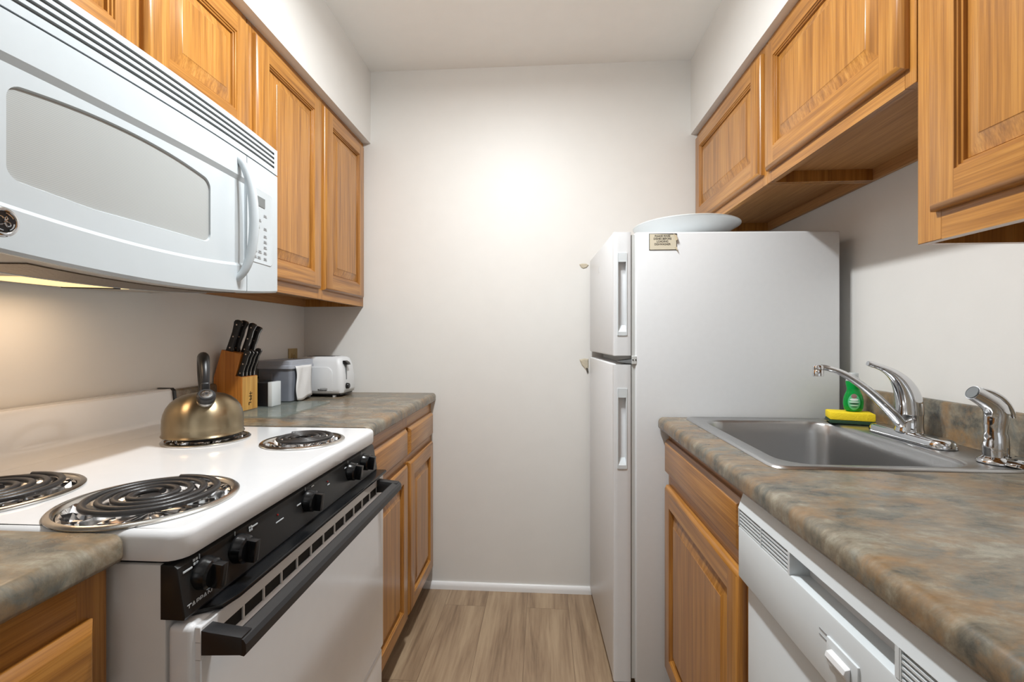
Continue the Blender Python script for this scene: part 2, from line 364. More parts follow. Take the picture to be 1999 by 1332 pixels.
# ------------------------------------------------------------------ cabinets
PROF = [(.0, 0), (.0, .009), (.002, .0115), (.0085, .0172), (.0105, .018)]            # outer edge of a door
def slab(mb, x, s, y0, y1, z0, z1, prof, mh):
    """drawer front with a rounded edge: x is the back plane, s the facing side"""
    loops = [[(x+s*h, y0+i, z0+i), (x+s*h, y1-i, z0+i), (x+s*h, y1-i, z1-i), (x+s*h, y0+i, z1-i)] for i, h in prof]
    mb.loft(loops, mh)
def door(cab, x, s, y0, y1, z0, z1, w=.057, label=None):
    """raised-panel door: frame mesh with the panel as its child"""
    mb = MB()
    R = lambda i, h: [(x+s*h, y0+i, z0+i), (x+s*h, y1-i, z0+i), (x+s*h, y1-i, z1-i), (x+s*h, y0+i, z1-i)]
    def ring(a, b, mats=('oak_y', 'oak_z', 'oak_y', 'oak_z')):
        A, B = R(*a), R(*b)
        for k in range(4):
            j = (k+1) % 4; mb.quads([[A[k], A[j], B[j], B[k]]], mats[k])
    for a, b in zip(PROF, PROF[1:]): ring(a, b)
    # flat of the frame: uprights run full height, rails sit between them
    h = .018; e = .0105; X = x+s*h
    q = lambda ya, yb, za, zb, m: mb.quads([[(X, ya, za), (X, yb, za), (X, yb, zb), (X, ya, zb)]], m)
    q(y0+e, y0+w, z0+e, z1-e, 'oak_z'); q(y1-w, y1-e, z0+e, z1-e, 'oak_z')
    q(y0+w, y1-w, z0+e, z0+w, 'oak_y'); q(y0+w, y1-w, z1-w, z1-e, 'oak_y')
    inner = [(w, .018), (w+.001, .0145), (w+.0045, .0148), (w+.0055, .0110), (w+.0095, .0112), (w+.0105, .004)]
    for a, b in zip(inner, inner[1:]): ring(a, b)
    mb.quads([R(0, 0)], 'oak_z')
    bmesh.ops.remove_doubles(mb.bm, verts=mb.bm.verts, dist=1e-5)
    mb.bm.normal_update(); cc = Vector((x, (y0+y1)/2, (z0+z1)/2))
    for f in mb.bm.faces:                                            # every face looks out of the door
        m_ = f.calc_center_median(); back_ = abs(m_.x-x) < 1e-6 and abs(f.normal.x) > .9
        if abs(f.normal.x) > .02: bad = f.normal.x*s < 0
        else: bad = f.normal.dot(m_-cc) < 0
        if bad != back_: f.normal_flip()
    d = mb.build('door', cab, smooth=50)
    pn = MB(); pr = [(w+.0105, .003), (w+.0125, .0065), (w+.0145, .007), (w+.028, .011), (w+.040, .0150), (w+.0415, .0165), (w+.0425, .0165)]
    pn.loft([R(*p) for p in pr], 'oak_z'); pn.build('raised_panel', d, smooth=30)
    if label: d['label'] = label
    return d
def carcass(cab, x0, x1, s, y0, y1, z0, z1, rec=.034, base=False):
    """box behind the face frame; x0 back, x1 front plane of the box; the bottom panel is let in"""
    a, b = min(x0, x1), max(x0, x1); t = .014; mb = MB()
    mb.box(a, b, y0, y0+t, z0, z1, 'oak_z').box(a, b, y1-t, y1, z0, z1, 'oak_z')
    mb.box(a, b, y0+t, y1-t, z0+rec, z0+rec+t, 'oak_in')
    mb.box(a, b, y0+t, y1-t, z1-t, z1, 'oak_in')
    bk = x0; mb.box(min(bk, bk+s*.012), max(bk, bk+s*.012), y0+t, y1-t, z0, z1-t, 'oak_in')
    mb.build('carcass', cab, smooth=0)
def face_frame(cab, x, s, y0, y1, z0, z1, ys, zs, st=.038):
    """ys: stile spans, zs: rail spans, x: back plane of the 18 mm frame"""
    mb = MB(); a, b = min(x, x+s*.018), max(x, x+s*.018)
    for p, q in ys: mb.box(a, b, p, q, z0, z1, 'oak_z', bev=.001, seg=1)
    for p, q in zs:
        for (u0, u1), (v0, v1) in zip(ys, ys[1:]): mb.box(a, b-.0001*s if s > 0 else b, u1, v0, p, q, 'oak_y')
    return mb.build('face_frame', cab, smooth=0)

# left wall cabinets
def left_upper(label, y0, y1, z0, z1, doors, dz0, dz1, grp='oak wall cabinets'):
    c = thing('wall_cabinet', label, 'cabinet', (XL+.002, y0, z0), grp)
    carcass(c, XL+.002, -.868, 1, y0, y1, z0, z1)
    mid = (doors[0][1]+doors[1][0])/2
    face_frame(c, -.868, 1, y0, y1, z0, z1, [(y0, doors[0][0]+.012), (mid-.02, mid+.02), (doors[1][1]-.012, y1)], [(z0, dz0+.012), (dz1-.012, z1)])
    for a, b in doors: door(c, -.850, 1, a, b, dz0, dz1)
    return c
left_upper('short oak wall cabinet with two doors above the white microwave', .515, 1.270, 1.712, SOFZ-.001, [(.548, .902), (.918, 1.262)], 1.735, 2.066)
left_upper('tall oak wall cabinet with two doors between the microwave and the back wall', 1.273, D-.002, 1.320, SOFZ-.001, [(1.296, 1.690), (1.722, 2.106)], 1.357, 2.066)
# right wall cabinets
def right_upper(label, y0, y1, z0, doors, dz0, grp='oak wall cabinets'):
    z1 = SOFZ-.001
    c = thing('wall_cabinet', label, 'cabinet', (XR-.002, y0, z0), grp)
    carcass(c, XR-.002, .713, -1, y0, y1, z0, z1)
    ys = [(y0, doors[0][0]+.012)]
    for (a, b), (a2, b2) in zip(doors, doors[1:]): ys.append((b-.012, a2+.012))
    ys.append((doors[-1][1]-.012, y1))
    face_frame(c, .713, -1, y0, y1, z0, z1, ys, [(z0, dz0+.012), (2.066-.012, z1)])
    for a, b in doors: door(c, .695, -1, a, b, dz0, 2.066)
    return c
right_upper('short oak wall cabinet over the refrigerator and the white bowl', 1.482, D-.002, 1.650, [(1.500, 2.112)], 1.684)
right_upper('short oak wall cabinet above the sink, with one wide door', .909, 1.480, 1.650, [(.924, 1.468)], 1.684)
right_upper('tall oak wall cabinet hanging lowest on the right, above the dishwasher counter', .30, .906, 1.345, [(.336, .866)], 1.395)

# base cabinets
def base_cab(label, s, xback, xframe, y0, y1, fronts, zt=.874, toe=True):
    """fronts: list of (kind, y0, y1, z0, z1)"""
    c = thing('base_cabinet', label, 'cabinet', (xback, y0, 0), 'oak base cabinets')
    a, b = min(xback, xframe), max(xback, xframe); mb = MB(); t = .016
    mb.box(a, b, y0, y0+t, .09, zt, 'oak_z').box(a, b, y1-t, y1, .09, zt, 'oak_z').box(a, b, y0+t, y1-t, .09, .105, 'oak_in')
    mb.box(min(xback, xback+s*.012), max(xback, xback+s*.012), y0+t, y1-t, .105, zt, 'oak_in')
    mb.build('carcass', c, smooth=0)
    k0, k1 = sorted((xback, xframe-s*.055)); MB().box(k0, k1, y0+.001, y1-.001, 0, .0895, 'toekick').build('toe_kick', c, smooth=0)
    ds = [f for f in fronts if f[0] == 'door']; ys = [(y0, ds[0][1]+.014)]
    for p, q in zip(ds, ds[1:]): ys.append((p[2]-.014, q[1]+.014))
    ys.append((ds[-1][2]-.014, y1))
    dz1 = ds[0][4]; wz0 = [f for f in fronts if f[0] != 'door'][0][3]; wz1 = [f for f in fronts if f[0] != 'door'][0][4]
    face_frame(c, xframe, s, y0, y1, .09, zt, ys, [(.09, ds[0][3]+.012), (dz1-.012, wz0+.012), (wz1-.012, zt)])
    for kind, p, q, r, u in fronts:
        if kind == 'door': door(c, xframe+s*.018, s, p, q, r, u)
        else:
            m = MB(); slab(m, xframe+s*.018, s, p, q, r, u, [(0, 0), (0, .007), (.0015, .0085), (.0105, .0172), (.0125, .018)], 'oak_y'); m.build('drawer_front', c, smooth=30)
    return c
base_cab('oak base cabinet with two drawers and two doors between the range and the back wall', 1, XL+.002, -.543, 1.303, D-.002,
         [('drawer', 1.318, 1.712, .722, .828), ('drawer', 1.738, 2.112, .722, .828), ('door', 1.318, 1.712, .108, .694), ('door', 1.738, 2.112, .108, .694)])
base_cab('dark-looking oak base cabinet in the lower left corner, nearer than the range', 1, XL+.002, -.592, .02, .571,
         [('drawer', .06, .545, .715, .818), ('door', .06, .545, .108, .685)])
base_cab('oak sink cabinet with a drawer front and door between the refrigerator and dishwasher', -1, XR-.002, .426, .940, 1.530,
         [('drawer', .951, 1.520, .735, .846), ('door', .951, 1.520, .108, .698)])

# ------------------------------------------------------------------ worktops
def nose(xb, xn, s, zt=.914, th=.038, r=.016, splash=None, xw=None):
    """cross-section (x,z) of a post-formed top, back edge xb, nose xn"""
    pts = []
    for k in range(7):
        t = math.radians(90*k/6); pts.append((xn-s*r+s*r*math.sin(t), zt-r+r*math.cos(t)))
    for k in range(5):
        t = math.radians(90*k/4); pts.append((xn-s*.008+s*.008*math.cos(t), zt-th+.008-.008*math.sin(t)))
    pts.append((xb, zt-th))
    if splash:
        pts += [(xb, zt+splash), (xb+s*.012, zt+splash), (xb+s*.018, zt+splash-.006), (xb+s*.019, zt+.012), (xb+s*.023, zt+.004), (xb+s*.031, zt)]
    else: pts.append((xb, zt))
    return pts
def splash_l(par, ya, yb): MB().prism([(XL+.001, .9142), (XL+.001, 1.014), (XL+.013, 1.014), (XL+.019, 1.008), (XL+.020, .922), (XL+.024, .9165), (XL+.032, .9142)], 'y', ya, yb, 'laminate').build('backsplash', par, smooth=50)
o = MB().prism(nose(XL+.001, -.502, 1), 'y', 1.300, D-.001, 'laminate').build('countertop', smooth=50); splash_l(o, 1.300, D-.001)
tag(o, 'slate laminate countertop under the toaster and knife block', 'countertop', 'laminate countertops')
o = MB().prism(nose(XL+.001, -.552, 1), 'y', .0, .574, 'laminate', bev=.004).build('countertop', smooth=50); splash_l(o, 0, .574)
tag(o, 'piece of slate laminate countertop in the lower left corner beside the range', 'countertop', 'laminate countertops')
mb = MB(); SX0, SX1, SY0, SY1 = .462, .972, .948, 1.500
mb.prism(nose(SX0, .375, -1), 'y', -.25, 1.532, 'laminate')
bp = nose(XR-.001, .99, -1, splash=.10); back = [p for p in bp if p[0] > .978]
mb.box(SX1, XR-.001, -.25, 1.532, .876, .914, 'laminate')
mb.box(SX0, SX1, -.25, SY0, .876, .914, 'laminate').box(SX0, SX1, SY1, 1.532, .876, .914, 'laminate')
o = mb.build('countertop', smooth=50)
MB().prism([(.982, .9142), (XR-.001-.023, .918), (XR-.001-.019, .926), (XR-.001-.018, 1.008), (XR-.001-.012, 1.014), (XR-.001, 1.014), (XR-.001, .9142)], 'y', -.25, 1.532, 'laminate').build('backsplash', o, smooth=50)
tag(o, 'long slate laminate countertop with backsplash around the steel sink', 'countertop', 'laminate countertops')

# ------------------------------------------------------------------ sink
sk = thing('sink', 'brushed stainless steel drop-in kitchen sink set in the right countertop', 'sink', (.72, 1.22, .914))
mb = MB(); z = .914
O = (.452, .988, .938, 1.520); I = (.500, .868, .978, 1.482)
lo = [rrect(O[0], O[1], O[2], O[3], .03, z+.0005), rrect(O[0]+.003, O[1]-.003, O[2]+.003, O[3]-.003, .028, z+.0045),
      rrect(O[0]+.010, O[1]-.008, O[2]+.009, O[3]-.009, .026, z+.0055), rrect(O[0]+.022, O[1]-.016, O[2]+.018, O[3]-.016, .03, z+.003),
      rrect(I[0]-.008, I[1]+.008, I[2]-.008, I[3]+.008, .066, z+.002), rrect(I[0]-.002, I[1]+.002, I[2]-.002, I[3]+.002, .062, z-.001),
      rrect(I[0]+.002, I[1]-.002, I[2]+.002, I[3]-.002, .060, z-.008)]
for k in range(1, 6): lo.append(rrect(I[0]+.002+.016*k/5, I[1]-.002-.012*k/5, I[2]+.002+.014*k/5, I[3]-.002-.014*k/5, .06, z-.008-.140*k/5))
for k in range(1, 6):
    t = math.radians(90*k/5); e = .04*(1-math.cos(t)); lo.append(rrect(I[0]+.018+e, I[1]-.014-e, I[2]+.016+e, I[3]-.016-e, max(.02, .06-e*.5), z-.148-.03*math.sin(t)))
cx, cy = .69, 1.23
lo.append([(cx+(p[0]-cx)*.18, cy+(p[1]-cy)*.12, z-.180) for p in lo[-1]])
mb.loft(lo, 'sink', cap0=False); mb.build('basin', sk, smooth=60)
MB().lathe([(.0, .001), (.03, .001), (.036, .003), (.044, .004), (.046, .001), (.046, -.01)], 'chrome', (.69, 1.23, z-.180)).build('drain', sk)

# faucet
fc = thing('faucet', 'chrome single-lever kitchen faucet with a long curved spout on the sink ledge', 'faucet', (.920, 1.225, .918))
fx, fy, fz = .920, 1.225, .9178
mb = MB(); lo = []
for i, h, ex in ((0, .0, 0), (0, .006, 0), (.002, .013, 0), (.006, .018, 0), (.012, .020, 0)):
    n = 10; L = []
    for k in range(n+1): t = PI*k/n; L.append((fx+(.030-i)*math.cos(t), fy+.092+(.030-i)*math.sin(t), fz+h))
    for k in range(n+1): t = PI+PI*k/n; L.append((fx+(.030-i)*math.cos(t), fy-.092+(.030-i)*math.sin(t), fz+h))
    lo.append(L)
mb.loft(lo, 'chrome'); mb.build('deck_plate', fc, smooth=50)
MB().lathe([(.030, .019), (.0295, .024), (.0280, .027), (.0280, .060), (.0285, .062), (.0285, .064)], 'chrome', (fx, fy, fz)).build('body', fc)
s1 = bez((fx-.012, fy, fz+.030), (fx-.075, fy, fz+.105), (fx-.150, fy-.002, fz+.178), (fx-.218, fy-.003, fz+.180), 18)
mb = MB().tube(s1, [.0165-.0075*min(1, i/15) for i in range(19)], 'chrome', n=16, flat=[.8]*19)
mb.build('spout', fc, smooth=60)
MB().lathe([(.0115, -.019), (.0125, -.018), (.0125, -.004), (.0118, -.003), (.0122, -.001), (.0122, .005), (.010, .009)], 'chrome', (fx-.222, fy-.003, fz+.176), n=24).build('aerator', fc)
s2 = bez((fx+.001, fy, fz+.064), (fx+.002, fy, fz+.150), (fx-.050, fy, fz+.178), (fx-.100, fy, fz+.190), 18)
mb = MB().tube(s2, [.0285, .0285, .0280, .0272, .026, .0245, .0228, .0208, .0186, .0164, .0142, .0122, .0104, .0090, .0080, .0074, .0072, .0076, .0060], 'chrome', n=20, up=(1,0,0))
mb.build('lever_handle', fc, smooth=60)
# side sprayer
sp = thing('side_sprayer', 'chrome pull-out side sprayer standing in the sink ledge, nearer than the faucet', 'sprayer', (.922, 1.005, .918))
px, py, pz = .922, 1.005, .9178
MB().lathe([(.030, 0), (.030, .003), (.027, .007), (.022, .011), (.020, .013), (.020, .026), (.018, .028)], 'chrome', (px, py, pz)).build('collar', sp)
sb = [(px, py, pz+.026), (px, py, pz+.032), (px+.001, py, pz+.045), (px, py, pz+.056), (px-.001, py, pz+.062), (px, py, pz+.075), (px+.001, py, pz+.088), (px+.002, py, pz+.100), (px-.002, py, pz+.112), (px-.011, py, pz+.122), (px-.024, py, pz+.131), (px-.038, py, pz+.139), (px-.045, py, pz+.1425)]
MB().tube(sb, [.0200, .0205, .0190, .0188, .0170, .0185, .0192, .0200, .0195, .0180, .0165, .0155, .0150], 'chrome', n=20, up=(1, 0, 0)).build('grip', sp, smooth=60)
mb = MB().tube(bez((px-.030, py, pz+.150), (px+.004, py, pz+.142), (px+.024, py, pz+.124), (px+.032, py, pz+.092), 10), [.006, .008, .009, .0095, .0098, .010, .0098, .0094, .009, .0085, .007], 'chrome', n=14, flat=[.55]*11, up=(0, 0, 1))
mb.build('trigger', sp, smooth=60)
ad = Vector((-.045, 0, .0225)).normalized()
MB().lathe([(0, 0), (.0125, 0), (.013, .001), (.013, -.006)], 'slot_grey', mat4=Matrix.Translation((px-.0455, py, pz+.1428)) @ Vector((0, 0, 1)).rotation_difference(ad).to_matrix().to_4x4(), n=24).build('spray_face', sp)
# strainer
st = thing('sink_strainer', 'chrome sink strainer lying on the ledge at the right edge of the photo', 'strainer', (.958, .972, .918))
MB().lathe([(.0, .001), (.041, .001), (.044, .003), (.041, .006), (.034, .012), (.022, .016), (.010, .017), (0, .017)], 'chrome', (.956, .972, .9172), n=40).build('rim', st)
MB().lathe([(.004, .016), (.004, .024), (.009, .026), (.009, .030), (.0, .031)], 'chrome', (.956, .972, .9172)).build('knob', st)
mb = MB()
for k in range(8):
    a = 2*PI*k/8; mb.lathe([(0, 0), (.0028, 0), (.0028, .0012), (0, .0012)], 'void', (.956+.027*math.cos(a), .972+.027*math.sin(a), .9172+.0138), n=10)
mb.build('holes', st)

# sponge + soap
rs = Matrix.Translation((.918, 1.448, .9172)) @ Matrix.Rotation(math.radians(-20), 4, 'Z')
sg = thing('sponge', 'yellow sponge with dark green scouring side lying on the sink ledge under the soap', 'sponge', (.918, 1.448, .9172))
MB().box(-.056, .056, -.034, .034, .011, .034, 'sponge', bev=.004, mat4=rs).build('foam', sg)
MB().box(-.056, .056, -.034, .034, .001, .0108, 'scour', bev=.002, mat4=rs).build('scouring_pad', sg)
for q in ([(.056, -.03, .006), (.056, .03, .006), (.078, .026, .012), (.080, -.022, .009)], [(-.056, .03, .008), (-.056, -.03, .008), (-.074, -.024, .003), (-.072, .022, .004)]):
    MB().quads([q], 'film', mat4=rs).build('wrapper', sg, smooth=0)
bx, by, bz = .931, 1.452, .9525
sp_ = thing('dish_soap_bottle', 'small pear-shaped bottle of green dish soap standing on the yellow sponge', 'soap bottle', (bx, by, bz))
prof = [(.0, 0), (.018, 0), (.0235, .003), (.026, .010), (.0275, .022), (.027, .034), (.0245, .046), (.020, .057), (.0175, .063), (.0178, .069), (.0198, .077), (.0208, .085), (.0205, .090)]
MB().lathe(prof+[(.0, .0905)], 'soap', (bx, by, bz), n=32, sy=.72).build('bottle', sp_)
MB().lathe([(.0, .0908), (.0202, .0908), (.019, .096), (.0145, .099), (.013, .101), (.0135, .102), (.0135, .113), (.012, .115), (0, .115)], 'cap', (bx, by, bz), n=28, sy=.8).build('cap', sp_)
def bottle_patch(a0, z0, ra, rz, off, nseg=24):
    """elliptical label that follows the bottle's side"""
    def rad(z):
        for (r0, h0), (r1, h1) in zip(prof, prof[1:]):
            if h0 <= z <= h1 and h1 > h0: return r0+(r1-r0)*(z-h0)/(h1-h0)
        return .02
    def P(a, z): r = rad(z)+off; return (bx+r*math.cos(a), by+r*.72*math.sin(a), bz+z)
    fs = []
    for ring in range(4):
        f0, f1 = ring/4, (ring+1)/4
        for k in range(nseg):
            t0, t1 = 2*PI*k/nseg, 2*PI*(k+1)/nseg
            q = [P(a0+ra*f*math.cos(t), z0+rz*f*math.sin(t)) for f, t in ((f0, t0), (f1, t0), (f1, t1), (f0, t1))]
            fs.append(q if f0 > 0 else q[1:3]+[q[0]])
    return fs
A0 = -PI/2-.35
MB().quads(bottle_patch(A0, .029, .62, .024, .0006), 'label_g').build('label', sp_)
lb = sp_.children[-1] if False else None
for (zz, ra, rz, m) in ((.046, .30, .007, 'label_r'), (.036, .42, .0035, 'label_w'), (.029, .50, .0018, 'label_w'), (.024, .46, .0014, 'ink'), (.019, .42, .0014, 'label_w'), (.0145, .30, .001, 'ink')):
    MB().quads(bottle_patch(A0, zz, ra, rz, .0011), m).build('label_stripe', sp_)

# ------------------------------------------------------------------ dishwasher
dw = thing('dishwasher', 'white built-in dishwasher under the right countertop beside the sink cabinet', 'dishwasher', (.70, .328, 0))
DX = .383; y0, y1 = .330, .935
MB().box(.425, XR-.03, y0, y1, .10, .868, 'enamel_side').build('tub_body', dw, smooth=0)
mb = MB(); mb.box(.400, .424, y0+.002, y1-.002, .115, .698, 'plastic', bev=.004); mb.build('door', dw)
cp = MB()
rz0, rz1, vz0, vz1 = .803, .838, .800, .834; hy0, hy1 = .530, .745
X0, X1 = DX, .424
cp.box(X0, X1, y0, y1, .704, rz0, 'plastic', bev=.003)
cp.prism([(X0, rz1), (X1, rz1), (X1, .868), (X0+.010, .868)], 'y', y0, y1, 'plastic')
cp.box(X0, X1, hy1, hy1+.006, rz0, rz1, 'plastic').box(X0, X1, hy0-.006, hy0, rz0, rz1, 'plastic')
cp.box(X0+.030, X1, hy0, hy1, rz0, rz1, 'plastic_soft')
for (a, b) in ((hy1+.006, y1-.003), (y0+.003, hy0-.006)):
    cp.box(X0+.014, X1, a, b, rz0, rz1, 'vent_dark')
    for k in range(6):
        zz = rz0+.0005+k*.0066; cp.box(X0+.001, X0+.016, a, b, zz, zz+.0028, 'plastic')
    m_ = (a+b)/2; cp.box(X0+.0005, X0+.016, m_-.0012, m_+.0012, rz0, rz1, 'plastic'); cp.box(X0+.0005, X0+.016, b-.002, b, rz0, rz1, 'plastic')
    cp.box(X0+.0005, X0+.016, y1-.004 if b > .8 else y0, y1 if b > .8 else y0+.004, rz0, rz1, 'plastic')
cpo = cp.build('control_panel', dw, smooth=30)
ly, lz = .617, .752
mb = MB(); mb.box(DX-.003, DX+.002, ly-.032, ly+.030, lz-.016, lz+.020, 'plastic', bev=.0012)
mb.build('latch_plate', dw)
mb = MB(); mb.prism([(DX-.003, lz+.009), (DX-.010, lz+.007), (DX-.012, lz+.001), (DX-.008, lz-.007), (DX-.003, lz-.010)], 'y', ly-.020, ly+.020, 'enamel', bev=.002); mb.build('latch', dw)
for (a, b, c_, d_) in ((ly+.034, ly+.050, lz+.017, lz+.019), (ly+.034, ly+.050, lz+.009, lz+.011), (ly-.054, ly-.036, lz+.003, lz+.005), (ly-.054, ly-.036, lz-.005, lz-.003)):
    MB().box(DX-.0006, DX+.001, a, b, c_, d_, 'grey_ink').build('printed_mark', dw, smooth=0)
MB().box(.44, .455, y0+.004, y1-.004, .0, .10, 'toekick').build('toe_panel', dw, smooth=0)

# ------------------------------------------------------------------ refrigerator
ra = math.radians(2.0)
fr = thing('refrigerator', 'white top-freezer refrigerator standing between the sink counter and back wall', 'refrigerator', (.303, 1.537, 0), rotz=ra)
FW, FD, FT = .572, .658, 1.520
MB().box(0, FD, 0, FW, .035, FT, 'fridge', bev=.006, seg=3).build('cabinet_body', fr, local=True)
MB().box(-.012, 0, .006, FW-.006, .05, FT-.008, 'gasket').build('gasket', fr, local=True, smooth=0)
def fdoor(z0, z1, p0, p1):
    x0, x1 = -.071, -.014; a, b = -.060, -.027; mb = MB(); dp = .014
    i0, i1 = p0+.012, p1-.03
    # rounded shell behind, then the near side built round the hand pocket
    mb.box(x0, x1, dp, FW, z0, z1, 'fridge', bev=.005, seg=3)
    pr = [(x0, dp+.006), (x0, .004), (x0+.0012, .0012), (x0+.004, 0), (a+.004, 0), (a+.004, dp+.006)]
    mb.prism(pr, 'z', z0+.002, z1-.002, 'fridge')
    pr2 = [(b-.004, dp+.006), (b-.004, 0), (x1-.004, 0), (x1-.001, .0015), (x1, .005), (x1, dp+.006)]
    mb.prism(pr2, 'z', z0+.002, z1-.002, 'fridge')
    mb.box(a+.004, b-.004, 0, dp+.006, z0+.002, i0, 'fridge').box(a+.004, b-.004, 0, dp+.006, i1, z1-.002, 'fridge')
    d = mb.build('door', fr, local=True, smooth=40)
    h = MB(); t = .0022
    h.box(a, a+.004, -t, 0, p0, p1, 'plastic', bev=.0008, seg=1).box(b-.004, b, -t, 0, p0, p1, 'plastic', bev=.0008, seg=1)
    h.box(a+.004, b-.004, -t, 0, p0, i0, 'plastic').box(a+.004, b-.004, -t, 0, i1, p1, 'plastic')
    h.prism([(-t, i0), (dp, i0+.022), (dp, i0)], 'x', a+.004, b-.004, 'plastic')
    h.build('pull_recess', d, local=True, smooth=30)
    return d
d1 = fdoor(1.112, 1.522, 1.180, 1.452); d1['label'] = 'short freezer door on top'
d2 = fdoor(.040, 1.086, .742, 1.006); d2['label'] = 'tall lower door'
mb = MB(); mb.box(-.0715, -.071, .30, .33, 1.43, 1.455, 'plastic_soft'); mb.build('badge', fr, local=True, smooth=0)
mb = MB(); mb.prism([(-.052, 1.096), (.002, 1.104), (.002, 1.087), (-.002, 1.087), (-.052, 1.0925)], 'y', .002, .05, 'slot_grey')
mb.box(-.012, .004, -.001, .03, 1.086, 1.112, 'gasket', bev=.001, seg=1)
hg = mb.build('hinge', fr, local=True, smooth=0)
ry = Matrix.Rotation(PI/2, 4, 'X')
mb = MB()
for xx in (-.0085, .0008): mb.lathe([(0, 0), (.0022, 0), (.0022, .0012), (0, .0012)], 'void', mat4=Matrix.Translation((xx, -.001, 1.1)) @ ry, n=12)
mb.build('hinge_screw', hg, local=True)
MB().box(.02, FD-.03, .03, FW-.03, 0, .035, 'black_matt').build('base_grille', fr, local=True, smooth=0)
# sign on its side
sg = thing('notice_sign', 'small cream sign asking to rinse dishes, stuck on the refrigerator side', 'sign', (.303, 1.537, 0), rotz=ra)
sx0, sx1, sz0, sz1 = .044, .134, 1.460, 1.514
MB().box(sx0, sx1, -.0012, -.0002, sz0, sz1, 'sign_edge').build('backing', sg, local=True, smooth=0)
MB().prism([(sx0+.0018, sz0+.0022), (sx0+.004, sz0+.0012), (sx1-.003, sz0+.0016), (sx1-.0018, sz0+.004), (sx1-.0022, sz1-.004), (sx0+.0018, sz1-.0014)], 'y', -.0020, -.0012, 'sign').build('plate', sg, local=True, smooth=0)
for i, t in enumerate(('PLEASE RINSE', 'DISHES BEFORE', 'LOADING', 'DISHWASHER')):
    text('lettering', t, .0094, frame4(((sx0+sx1)/2-.002, -.0021, sz1-.0085-.0090*i), (1, 0, 0), (0, 0, 1)), 'ink', sg, bold=.00008, sx=.9)
mb = MB(); mb.quads([[(sx1-.012, -.0024, sz1-.001), (sx1-.001, -.0026, sz1-.006), (sx1+.001, -.0075, sz1-.020), (sx1-.005, -.0065, sz1-.026)], [(sx1-.008, -.0024, sz0+.008), (sx1-.001, -.004, sz0+.010), (sx1+.001, -.006, sz0-.004), (sx1-.003, -.003, sz0+.001)]], 'tape')
mb.build('tape', sg, local=True, smooth=0)
# bowl on top
bw = MB(); cx, cy, cz = .534, 1.775, FT+.0005
bw.lathe([(.0, .002), (.07, .0), (.075, .004), (.10, .014), (.140, .034), (.172, .056), (.186, .064), (.190, .066), (.1905, .069), (.188, .0705), (.172, .062), (.138, .040), (.10, .021), (.07, .010), (.0, .008)], 'bowl', (cx, cy, cz), n=64)
o = bw.build('serving_bowl', smooth=60); tag(o, 'wide shallow white serving bowl on top of the refrigerator', 'bowl')

# ------------------------------------------------------------------ range
rg = thing('range', 'white freestanding electric coil range with black control panel on the left', 'stove', (-.80, .578, 0))
RY0, RY1 = .579, 1.2965
MB().box(XL+.03, -.503, RY0+.004, RY1-.004, .03, .868, 'enamel_side', bev=.002).build('body', rg)
# cooktop with four openings
burners = [(-.622, .692, .107, .122), (-.596, 1.112, .084, .097), (-.905, .690, .107, .122), (-.852, 1.118, .084, .097)]
t = bmesh.new(); zt = .914
outer = rrect(-1.10, -.490, RY0+.012, RY1-.012, .016, zt, 5)
def loopE(pts):
    V = [t.verts.new(p) for p in pts]; return [t.edges.new((V[i], V[(i+1) % len(V)])) for i in range(len(V))]
E = loopE(outer)
for bx_, by_, ri, ro in burners: E += loopE([(bx_+(ri+.008)*math.cos(2*PI*k/40), by_+(ri+.008)*math.sin(2*PI*k/40), zt) for k in range(40)])
bmesh.ops.triangle_fill(t, edges=E, use_beauty=True, use_dissolve=False)
for f in t.faces: 
    if f.normal.z < 0: f.normal_flip()
mb = MB(); i_ = mb.mi('enamel'); me_ = bpy.data.meshes.new('t'); t.to_mesh(me_); t.free(); mb.bm.from_mesh(me_); bpy.data.meshes.remove(me_)
L = [outer]
for k in range(1, 6):
    a = math.radians(90*k/5); e = .012*math.sin(a); h = .012*(1-math.cos(a)); L.append(rrect(-1.10-e*0, -.490+e, RY0+.012-e, RY1-.012+e, .016+e*.9, zt-h, 5))
L.append(rrect(-1.10, -.478, RY0, RY1, .027, .880, 5)); L.append(rrect(-1.10, -.481, RY0+.002, RY1-.002, .025, .874, 5)); L.append(rrect(-1.10, -.500, RY0+.02, RY1-.02, .02, .872, 5))
mb.loft(L, 'enamel', cap0=False, cap1=False)
mb.build('cooktop', rg, smooth=35)
MB().box(XL+.004, -.50, RY0+.01, RY1-.01, .866, .873, 'void').build('cooktop_shadow_gap', rg, smooth=0)
